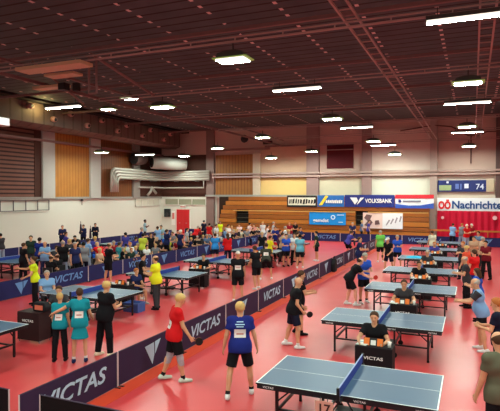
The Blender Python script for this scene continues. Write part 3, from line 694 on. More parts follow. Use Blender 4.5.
# ------------------------------------------------------------------ people: signed-distance bodies meshed with surface nets
def nz_(v): v = np.asarray(v, float); return v/max(np.linalg.norm(v), 1e-9)
def cap(P, a, b, ra, rb):
    a = np.asarray(a, float); b = np.asarray(b, float); ab = b-a
    t = np.clip(((P-a)@ab)/max(ab@ab, 1e-9), 0, 1)
    return np.linalg.norm(P-a-t[:,None]*ab, axis=1)-(ra+(rb-ra)*t)
def ell(P, c, r, R=None):
    q = P-np.asarray(c, float)
    if R is not None: q = q@R
    r = np.asarray(r, float); k = np.linalg.norm(q/r, axis=1); return (k-1)*r.min()
def smin(a, b, k):
    h = np.clip(.5+.5*(b-a)/k, 0, 1); return b+(a-b)*h-k*h*(1-h)
def nets(fn, lo, hi, h):
    lo = np.asarray(lo, float); n = np.ceil((np.asarray(hi)-lo)/h).astype(int)+1
    g = np.stack(np.meshgrid(*[np.arange(k) for k in n], indexing='ij'), -1).reshape(-1, 3)
    D = fn(lo+g*h).reshape(n); S = D < 0; dims = n-1
    acc = np.zeros((*dims, 3)); cnt = np.zeros(dims); quads = []
    for ax in range(3):
        u, v = (ax+1) % 3, (ax+2) % 3
        s0 = [slice(None)]*3; s1 = [slice(None)]*3; s0[ax] = slice(0, -1); s1[ax] = slice(1, None)
        a, b = S[tuple(s0)], S[tuple(s1)]
        idx = np.argwhere(a != b)
        if not len(idx): continue
        d0 = D[tuple(idx.T)]; j = idx.copy(); j[:, ax] += 1; d1 = D[tuple(j.T)]
        pos = idx.astype(float); pos[:, ax] += d0/(d0-d1)
        cells = []
        ok = np.ones(len(idx), bool)
        for du, dv in ((0,0), (-1,0), (-1,-1), (0,-1)):
            c = idx.copy(); c[:, u] += du; c[:, v] += dv
            g_ = (c >= 0).all(1) & (c < dims).all(1); ok &= g_
            cc = c[g_]; np.add.at(acc, tuple(cc.T), pos[g_]); np.add.at(cnt, tuple(cc.T), 1)
            cells.append(c)
        q = np.stack(cells, 1)[ok]; fl_ = ~(d0 < 0)[ok]
        q[fl_] = q[fl_][:, ::-1]; quads.append(q)
    m = cnt > 0; ids = -np.ones(dims, int); ids[m] = np.arange(m.sum())
    V = lo+acc[m]/cnt[m][:, None]*h
    F = np.concatenate([ids[q[..., 0], q[..., 1], q[..., 2]] for q in quads]) if quads else np.zeros((0, 4), int)
    return V, F
def to_mesh(name, V, F, extra=None):
    V = V.tolist(); F = F.tolist()
    if extra is not None:
        n = len(V); V += [tuple(v) for v in extra.v]; F += [tuple(i+n for i in f) for f in extra.f]
    me = bpy.data.meshes.new(name); me.from_pydata(V, [], F)
    me.polygons.foreach_set('use_smooth', [True]*len(me.polygons)); me.update()
    me.materials.append(None)
    return me
R_ = math.radians
def dvec(a, b, s): a, b = R_(a), R_(b); return np.array((s*math.sin(b), math.sin(a)*math.cos(b), -math.cos(a)*math.cos(b)))
# arms: forward, outward, elbow, inward   legs: forward, outward, knee   (right, left)
POSES = {
 'stand': dict(lean=2, arms=((4,9,14,3),(8,9,12,3)), legs=((3,5,2),(-3,5,3))),
 'front': dict(lean=4, arms=((20,9,72,34),(16,9,80,34)), legs=((4,5,3),(-3,6,4))),
 'handsfwd': dict(lean=10, arms=((34,8,52,28),(40,8,48,28)), legs=((4,7,6),(-2,7,8)), curl=.9),
 'cross': dict(lean=0, arms=((22,14,98,64),(18,14,104,64)), legs=((3,5,2),(-2,6,2))),
 'stride': dict(lean=4, arms=((2,17,14,6),(-6,15,18,4)), legs=((10,11,4),(-8,12,10))),
 'walkbat': dict(lean=6, arms=((16,7,16,4),(-8,9,14,0)), legs=((12,4,4),(-10,4,10)), curl=1.1),
 'batlow': dict(lean=10, arms=((-8,7,46,14),(4,10,48,22)), legs=((12,8,14),(-4,8,14)), curl=1.1),
 'ready': dict(lean=30, arms=((34,14,60,14),(30,14,64,16)), legs=((34,14,44),(26,14,44)), curl=1.1),
 'leanbat': dict(lean=36, arms=((34,8,30,16),(30,10,44,20)), legs=((26,7,26),(8,8,22)), curl=1.1),
 'lean': dict(lean=42, arms=((62,8,24,10),(56,8,30,12)), legs=((12,7,10),(2,7,8))),
 'talk': dict(lean=4, arms=((62,6,34,6),(14,9,50,16)), legs=((4,6,3),(-3,6,4))),
 'sit': dict(lean=6, arms=((24,7,58,24),(24,7,58,24)), legs=((86,8,88),(86,8,88)), seat=1),
 'sitdesk': dict(lean=12, arms=((40,24,46,34),(38,24,50,36)), legs=((84,7,92),(84,7,92)), seat=1),
 'hug': dict(lean=2, arms=((14,14,36,4),(12,58,8,-8)), legs=((2,5,2),(-2,5,2))),
}
def skeleton(pose, hp):
    p = POSES[pose]; L_ = R_(p['lean']); u = np.array((0, math.sin(L_), math.cos(L_))); w = np.array((0, math.cos(L_), -math.sin(L_)))
    J = dict(u=u, w=w, p0=np.zeros(3)); lowest = 9
    for i, s in enumerate((1, -1)):
        f, ab, k = p['legs'][i]
        h = np.array((s*.092, 0, -.03)); kn = h+.425*dvec(f, ab, s); an = kn+.40*dvec(f-k, ab*.5, s)
        J['leg', s] = (h, kn, an); lowest = min(lowest, an[2]-.075)
        sh = .472*u+np.array((s*.174, 0, 0)); f, ab, e, inn = p['arms'][i]
        el = sh+.29*dvec(f, ab, s); d = dvec(f+e, ab-inn, s); J['arm', s] = (sh, el, el+.25*d, d)
    J['nb'] = .545*u
    hl = R_(p['lean']*.45+hp); hu = np.array((0, math.sin(hl), math.cos(hl))); hf = np.array((0, math.cos(hl), -math.sin(hl)))
    J['hc'] = J['nb']+.135*nz_(hu+u*.4); J['hR'] = np.stack([(1,0,0), hf, hu], 1)
    off = np.array((0, 0, -lowest))
    for k in list(J):
        if k in ('u','w','hR'): continue
        J[k] = tuple((a+off if n < 3 else a) for n, a in enumerate(J[k])) if isinstance(J[k], tuple) else J[k]+off
    return J, p
def torso(P, J, g=0, belly=0, low=True):
    u, w, p0 = J['u'], J['w'], J['p0']; X = np.array((1., 0, 0))
    d = cap(P, p0-X*.075, p0+X*.075, .108+g, .108+g)
    d = smin(d, cap(P, p0+.17*u-X*.062, p0+.17*u+X*.062, .098+g, .098+g), .07)
    d = smin(d, cap(P, p0+.36*u-X*.085, p0+.36*u+X*.085, .112+g, .112+g), .07)
    d = smin(d, cap(P, p0+.462*u-X*.12, p0+.462*u+X*.12, .062+g, .062+g), .06)
    d = smin(d, ell(P, p0+.05*u-w*.03, (.16+g, .11+g, .11+g)), .04)
    if belly: d = smin(d, cap(P, p0+.10*u+w*(.02+belly)-X*.05, p0+.10*u+w*(.02+belly)+X*.05, .105+belly+g, .105+belly+g), .08)
    return d
def body_sdf(J, belly):
    def fn(P):
        d = torso(P, J, 0, belly)
        d = smin(d, cap(P, J['nb']-.02*J['u'], J['hc'], .056, .052), .03)
        for s in (1, -1): d = smin(d, cap(P, J['nb']-.05*J['u'], J['arm', s][0], .045, .045), .03)
        R = J['hR']; c = J['hc']; H = lambda x, y, z: c+R@np.array((x, y, z))
        hd = ell(P, H(0,-.012,.03), (.080,.098,.090), R)
        hd = smin(hd, ell(P, H(0,.02,-.05), (.056,.068,.070), R), .04)
        hd = smin(hd, cap(P, H(0,.082,.012), H(0,.106,-.022), .009, .014), .015)
        hd = smin(hd, cap(P, H(-.03,.074,.034), H(.03,.074,.034), .016, .016), .015)
        hd = smin(hd, ell(P, H(0,.075,-.098), (.022,.018,.016), R), .02)
        for s in (1, -1): hd = smin(hd, ell(P, H(s*.078,-.008,.0), (.012,.024,.034), R), .008)
        d = smin(d, hd, .02)
        for s in (1, -1):
            h, kn, an = J['leg', s]
            d = smin(d, cap(P, h, kn, .082, .056), .05)
            d = smin(d, cap(P, kn, an, .052, .036), .02)
            cf = kn*.68+an*.32; fw = nz_(np.cross((1,0,0), an-kn)); fw = fw if fw[1] < 0 else -fw
            d = smin(d, ell(P, cf+.018*fw, (.05,.052,.11)), .03)
            d = smin(d, cap(P, an+(0,-.03,-.03), an+(0,.12,-.045), .036, .026), .02)
            sh, el, wr, fd = J['arm', s]
            d = smin(d, ell(P, sh+(s*.005,0,-.01), (.062,.064,.066)), .03)
            d = smin(d, cap(P, sh, el, .050, .040), .03)
            d = smin(d, cap(P, el, wr, .041, .027), .012)
            pn, tv = hand_axes(fd, s)
            for q in (-.024, -.008, .008, .024): d = smin(d, cap(P, wr+tv*q*.5, wr+fd*.082+tv*q, .016, .0135), .012)
            d = smin(d, cap(P, wr+fd*.02+tv*.012, wr+fd*.05+tv*.036, .015, .012), .012)
        return d
    return fn
def hand_axes(fd, s):
    pn = np.array((-s, 0, 0.))
    if abs(pn@fd) > .8: pn = np.array((0, 0, -1.))
    pn = nz_(pn-(pn@fd)*fd); tv = np.cross(pn, fd)
    if tv@np.array((0, 1, .6)) < 0: tv = -tv
    return pn, tv
def fingers(J, curl):
    mb = MB()
    for s in (1, -1):
        sh, el, wr, fd = J['arm', s]; pn, tv = hand_axes(fd, s)
        for i, ln in enumerate((.056, .072, .078, .070)):
            p = wr+fd*.078+tv*(-.026+.0175*i); a = curl*.5; pts = [p]
            for sg in range(3):
                dd = fd*math.cos(a)+pn*math.sin(a); p = p+dd*ln*(.42, .33, .25)[sg]; pts.append(p); a += curl*.55
            mb.tube(pts, [.0095, .009, .008, .006], 6)
        p = wr+fd*.035+tv*.032; d1 = nz_(fd*.75+tv*.6+pn*.2*curl); d2 = nz_(fd*.85+tv*.15+pn*.5*curl)
        mb.tube([p, p+d1*.035, p+d1*.035+d2*.03], [.0115, .0105, .008], 6)
    return mb
def shirt_sdf(J, sl, belly, long_=False):
    u, p0 = J['u'], J['p0']; hem = p0-u*(.10)
    def fn(P):
        d = torso(P, J, .016, belly)
        d = smin(d, cap(P, p0-.09*u-np.array((.082,0,0)), p0-.09*u+np.array((.082,0,0)), .130, .130), .06)
        d = smin(d, ell(P, p0-.03*u-J['w']*.035, (.182,.138,.14)), .04)
        d = smin(d, cap(P, p0+.04*u-np.array((.075,0,0)), p0+.04*u+np.array((.075,0,0)), .128, .128), .06)
        for s in (1, -1):
            sh, el, wr, fd = J['arm', s]; ad = nz_(el-sh); L1 = .29*min(sl, 1.0)
            a = smin(cap(P, sh+(-s*.02,0,0), el, .074, .064), ell(P, sh+(s*.006,0,-.008), (.074,.076,.076)), .02)
            a = np.maximum(a, (P-sh)@ad-L1)
            if sl > 1:
                f2 = cap(P, el, wr, .054, .04); a = smin(cap(P, sh, el, .064, .055), np.maximum(f2, (P-el)@fd-.235), .02)
            d = smin(d, a, .03)
        d = np.maximum(d, -(P-hem)@u)
        for s in (1, -1): d = smin(d, cap(P, J['nb']-.045*u, J['arm', s][0], .056, .058), .03)
        nk = (P-(J['nb']+.022*u))@u
        d = np.maximum(d, nk)
        return np.maximum(d, -cap(P, J['nb']-.03*u+.01*J['w'], J['hc'], .058, .062))
    return fn
def bottom_sdf(J, kind):
    u, p0 = J['u'], J['p0']; X = np.array((1., 0, 0))
    def fn(P):
        d = cap(P, p0-X*.075, p0+X*.075, .117, .117)
        d = smin(d, ell(P, p0-.02*u-J['w']*.03, (.165,.122,.12)), .03)
        if kind == 'skirt':
            q = P-(p0-(0,0,.2)); r = np.hypot(q[:,0]/1.12, q[:,1]); d = smin(d, np.maximum(r-(.165-.22*q[:,2]), np.abs(q[:,2])-.16), .04)
            return np.maximum(d, (P-p0)@u-.06)
        for s in (1, -1):
            h, kn, an = J['leg', s]; td = nz_(kn-h)
            if kind == 'shorts':
                a = np.maximum(cap(P, h, kn+.05*td, .106, .094), (P-h)@td-.335)
                d = smin(d, a, .03)
            else:
                a = cap(P, h, kn, .100, .083); ad = nz_(an-kn)
                b_ = np.maximum(cap(P, kn, an+.1*ad, .083, .066), (P-kn)@ad-.385)
                d = smin(d, smin(a, b_, .03), .03)
        return np.maximum(d, (P-p0)@u-.06)
    return fn
def shoe_sdf(an):
    def fn(P):
        d = cap(P, an+(0,-.055,-.035), an+(0,.03,-.035), .042, .043)
        d = smin(d, cap(P, an+(0,.03,-.042), an+(0,.155,-.05), .042, .032), .03)
        d = smin(d, cap(P, an+(0,-.03,-.02), an+(0,-.02,.005), .044, .044), .02)
        return np.maximum(np.maximum(d, -(P[:,2]-(an[2]-.078))), P[:,2]-(an[2]+.02))
    return fn
def sock_sdf(kn, an, up):
    ad = nz_(an-kn)
    def fn(P): return np.maximum(cap(P, kn, an, .056, .043), -((P-an)@ad+up))
    return fn
def hair_sdf(J, style):
    R, c = J['hR'], J['hc']; H = lambda x, y, z: c+R@np.array((x, y, z))
    def fn(P):
        q = (P-c)@R
        d = ell(P, H(0,-.014,.033), (.092,.110,.100), R)
        d = np.maximum(d, .78*(q[:,1]-.0)-.62*q[:,2]-.004)
        if style == 'fringe': d = np.maximum(d, q[:,2]-.045+.25*q[:,1])
        if style in ('long', 'bob'):
            ex = cap(P, H(0,-.05,.0), H(0,-.075,-.09 if style == 'bob' else -.17), .085, .07)
            d = smin(d, np.maximum(ex, q[:,1]-.0), .03)
        if style == 'bun': d = smin(d, ell(P, H(0,-.11,.07), (.045,.045,.045), R), .02)
        if style == 'cap':
            d = np.maximum(ell(P, H(0,-.012,.035), (.09,.11,.105), R), -(q[:,2]-.045))
            br = np.maximum(ell(P, H(0,.10,.05), (.075,.085,.02), R), -(q[:,1]-.02)); d = np.minimum(d, br)
        return d
    return fn
MC = {}
def cached(key, f):
    if key not in MC: MC[key] = f()
    return MC[key]
def bounds(J, pad=.16):
    pts = [J['p0'], J['nb'], J['hc']]+[q for s in (1, -1) for q in J['leg', s]]+[J['arm', s][k] for s in (1, -1) for k in range(3)]+[J['arm', s][2]+J['arm', s][3]*.12 for s in (1, -1)]
    pts = np.array(pts); return pts.min(0)-pad, pts.max(0)+pad
def ball(c, r, R, n=8):
    mb = MB(); rings = 5
    V = []
    for i in range(rings+1):
        a = PI*i/rings
        for k in range(n):
            b_ = 2*PI*k/n; q = np.array((math.sin(a)*math.cos(b_)*r[0], math.sin(a)*math.sin(b_)*r[1], math.cos(a)*r[2])); V.append(tuple(c+R@q))
    mb.v = V
    for i in range(rings):
        for k in range(n):
            k2 = (k+1) % n; mb.f.append((i*n+k, (i+1)*n+k, (i+1)*n+k2, i*n+k2)); mb.m.append(0)
    return mb
def patch(fn, c, right, up, dr, w, h, nx=6, ny=5, off=.005):
    mb = MB(); G = []
    for j in range(ny+1):
        for i in range(nx+1):
            p = c+right*(w*(i/nx-.5))+up*(h*(j/ny-.5))-dr*.5
            for _ in range(40):
                d = float(fn(p[None])[0])
                if d < .001: break
                p = p+dr*max(d*.8, .001)
            G.append(tuple(p-dr*off))
    mb.v = G
    for j in range(ny):
        for i in range(nx):
            a = j*(nx+1)+i; mb.f.append((a, a+1, a+nx+2, a+nx+1)); mb.m.append(0)
    return mb
COLS = dict(red=(206,30,34), royal=(32,42,118), royal2=(44,84,190), black=(24,23,27), darknavy=(26,28,48), navy=(36,42,84), violet=(70,66,150), lime=(110,196,84), lime2=(196,206,70), skyblue=(128,168,214),
  olive=(92,92,74), olive2=(58,58,50), charcoal=(58,56,60), teal=(28,140,156), teal2=(60,146,156), yellow=(226,224,40), fluo=(222,240,40), turq=(104,176,200), dkgreen=(38,56,48), white=(226,226,226), blue=(30,92,200), blue2=(50,140,214),
  steel=(96,118,150), paleteal=(156,196,206), grey=(128,128,134), tan_cl=(196,160,132), palepink=(226,200,200), salmon=(226,146,140), pale=(200,200,206), plum=(84,50,84), dkred=(150,30,44), maroon=(118,28,40), cream=(226,214,186), orangered=(220,84,60), jeans=(150,166,190), mint=(200,214,200), orange=(214,130,50), straw=(206,176,110))
HAIR = dict(brown=(74,50,34), blond=(206,168,104), grey=(170,164,156), black=(26,22,20), white=(226,222,214), ginger=(176,104,52), straw=(214,184,120), orange=(206,124,60), cream=(222,206,170))
SKIN = dict(tan=(214,158,122), pink=(228,166,138), dark=(94,62,46))
def cl(n): return mat('cloth '+n, COLS[n], .85, .12, .08, 9, bump=.35)
def hr(n): return mat('hair '+n, HAIR[n], .7, .2, .15, 40)
def sk(n): return mat('skin '+n, SKIN[n], .55, .3, .05, 20)
eye_m = mat('eye dark', (40,30,28), .3, .5); lip_m = mat('lip', (168,90,80), .5)
bib_m = mat('white number bib', (234,228,222), .6, .2, .03); bibp = mat('bib print', (196,130,120), .6)

def person(p, th, pose, H, label, hs='short', hc='brown', skin='tan', shirt='black', sl=.6, bot='trousers', bc='black', shoe='black', sock=None, bib=0, belly=0, near=0, hp=0, group=None, slc=None, wd=1.0):
    far = math.hypot(*p) > 21
    h = .0125 if near else (.017 if not far else .021)
    if belly: belly = round(belly, 2)
    hp = hp if near else 8
    key = (pose, hp, belly, h)
    J, P = cached(('sk', pose, hp), lambda: skeleton(pose, hp))
    curl = P.get('curl', .45)
    lo, hi = bounds(J)
    def bm():
        V, F = nets(body_sdf(J, belly), lo, hi, h); return to_mesh('person', V, F, fingers(J, curl))
    o = link('person', cached(('body',)+key, bm)); setm(o, sk(skin))
    s_ = H/1.75
    o.location = (p[0], p[1], 0); o.rotation_euler = (0, 0, R_(th)); o.scale = (s_*wd, s_*wd, s_)
    tag(o, label, 'person', group or 'people in the hall')
    def part(name, ck, f, m):
        c = link(name, cached(ck, f), o); setm(c, m); return c
    sf = shirt_sdf(J, sl, belly)
    part('shirt', ('shirt', sl)+key, lambda: to_mesh('shirt', *nets(sf, lo, hi, h)), cl(shirt))
    if slc:
        for s in (1, -1):
            sh, el = J['arm', s][:2]; ad = nz_(el-sh)
            def slf(P): return np.maximum(np.maximum(smin(cap(P, sh, el, .082, .073), ell(P, sh+(s*.006,0,-.008), (.088,.09,.09)), .02), (P-sh)@ad-.19), -((P-sh)@ad+.02))
            part('sleeve', ('sleeve', s)+key, lambda: to_mesh('sleeve', *nets(slf, sh-.35, sh+.35, h)), cl(slc))
    part({'shorts':'shorts','trousers':'trousers','skirt':'skirt'}[bot], (bot,)+key, lambda: to_mesh(bot, *nets(bottom_sdf(J, bot), lo, J['p0']+np.array((.4,.75,.25)), h)), cl(bc))
    if hs: part('cap' if hs == 'cap' else 'hair', (hs,)+key, lambda: to_mesh('hair', *nets(hair_sdf(J, hs), J['hc']-.3, J['hc']+.25, h*.8)), hr(hc))
    for s in (1, -1):
        kn, an = J['leg', s][1], J['leg', s][2]
        part('shoe', ('shoe', s)+key, lambda: to_mesh('shoe', *nets(shoe_sdf(an), an-.2, an+.28, h*.8)), cl(shoe))
        if sock: part('sock', ('sock', s)+key, lambda: to_mesh('sock', *nets(sock_sdf(kn, an, .07), an-.2, an+.28, h*.8)), cl(sock))
    if near:
        R, c = J['hR'], J['hc']
        for s in (1, -1):
            part('eye', ('eye', s)+key, lambda: ball(c+R@np.array((s*.03, .083, .008)), (.012,.009,.008), R).mesh('eye', eye_m, True), eye_m)
            part('eyebrow', ('brow', s)+key, lambda: ball(c+R@np.array((s*.031, .090, .032)), (.018,.006,.004), R).mesh('eyebrow', eye_m, True), hr('brown' if hc == 'blond' else hc))
        part('mouth', ('mouth',)+key, lambda: ball(c+R@np.array((0, .086, -.060)), (.022,.006,.006), R).mesh('mouth', lip_m, True), lip_m)
    if bib == 2 and near and shirt == 'royal':
        u, w = J['u'], J['w']
        for q, (zz, ww) in enumerate(((.455, .12), (.41, .17), (.37, .13))):
            c_ = link('shirt_print', cached(('sp', q)+key, lambda: patch(sf, J['p0']+zz*u, np.array((1., 0, 0)), u, w, ww, .018, 5, 1, .005).mesh('print', letter_pale, True)), o); setm(c_, letter_pale)
    if bib:
        u, w = J['u'], J['w']; zc = .20 if bib == 1 else .25
        def bf(): return patch(sf, J['p0']+zc*u, np.array((1., 0, 0)), u, w, .21, .15).mesh('race_number', bib_m, True)
        b_ = part('race_number', ('bib', bib)+key, bf, bib_m)
        d_ = link('print', cached(('bibp', bib)+key, lambda: patch(sf, J['p0']+(zc-.01)*u, np.array((1., 0, 0)), u, w, .13, .03, 5, 2, .008).mesh('print', bibp, True)), b_); setm(d_, bibp)
    return o, J, s_
def setm(o, m):
    if not o.data.materials: o.data.materials.append(None)
    o.material_slots[0].link = 'OBJECT'; o.material_slots[0].material = m

def bat(o, J, s_, th, p, side, label, rub):
    sh, el, wr, fd = J['arm', side]; pn, tv = hand_axes(fd, side)
    d = nz_(fd*.75+tv*.65)
    base = wr+fd*.075+pn*.022
    t = thing('table_tennis_bat', label, 'bat', (p[0], p[1], 0), R_(th), 'bats held by players'); t.scale = o.scale
    MB().tube([base-d*.035, base+d*.07], [.014,.012], 8).obj('handle', mat('bat wood', (170,110,60), .6), t, smooth=True)
    c = base+d*.145; n = pn; sd = np.cross(n, d)
    mb = MB(); N = 22
    ring = [c+d*(.078*math.cos(2*PI*k/N))+sd*(.075*math.sin(2*PI*k/N)) for k in range(N)]
    base_i = len(mb.v)
    mb.v += [tuple(q+n*.007) for q in ring]+[tuple(q-n*.007) for q in ring]
    for k in range(N): mb.f.append((k, (k+1) % N, N+(k+1) % N, N+k)); mb.m.append(1)
    mb.f.append(tuple(range(N))); mb.m.append(0); mb.f.append(tuple(reversed(range(N, 2*N)))); mb.m.append(0)
    mb.obj('blade', [rub, mat('bat wood', (170,110,60))], t)
bat_black = mat('bat rubber black', (20,20,22), .5); bat_red = mat('bat rubber red', (210,44,34), .5)

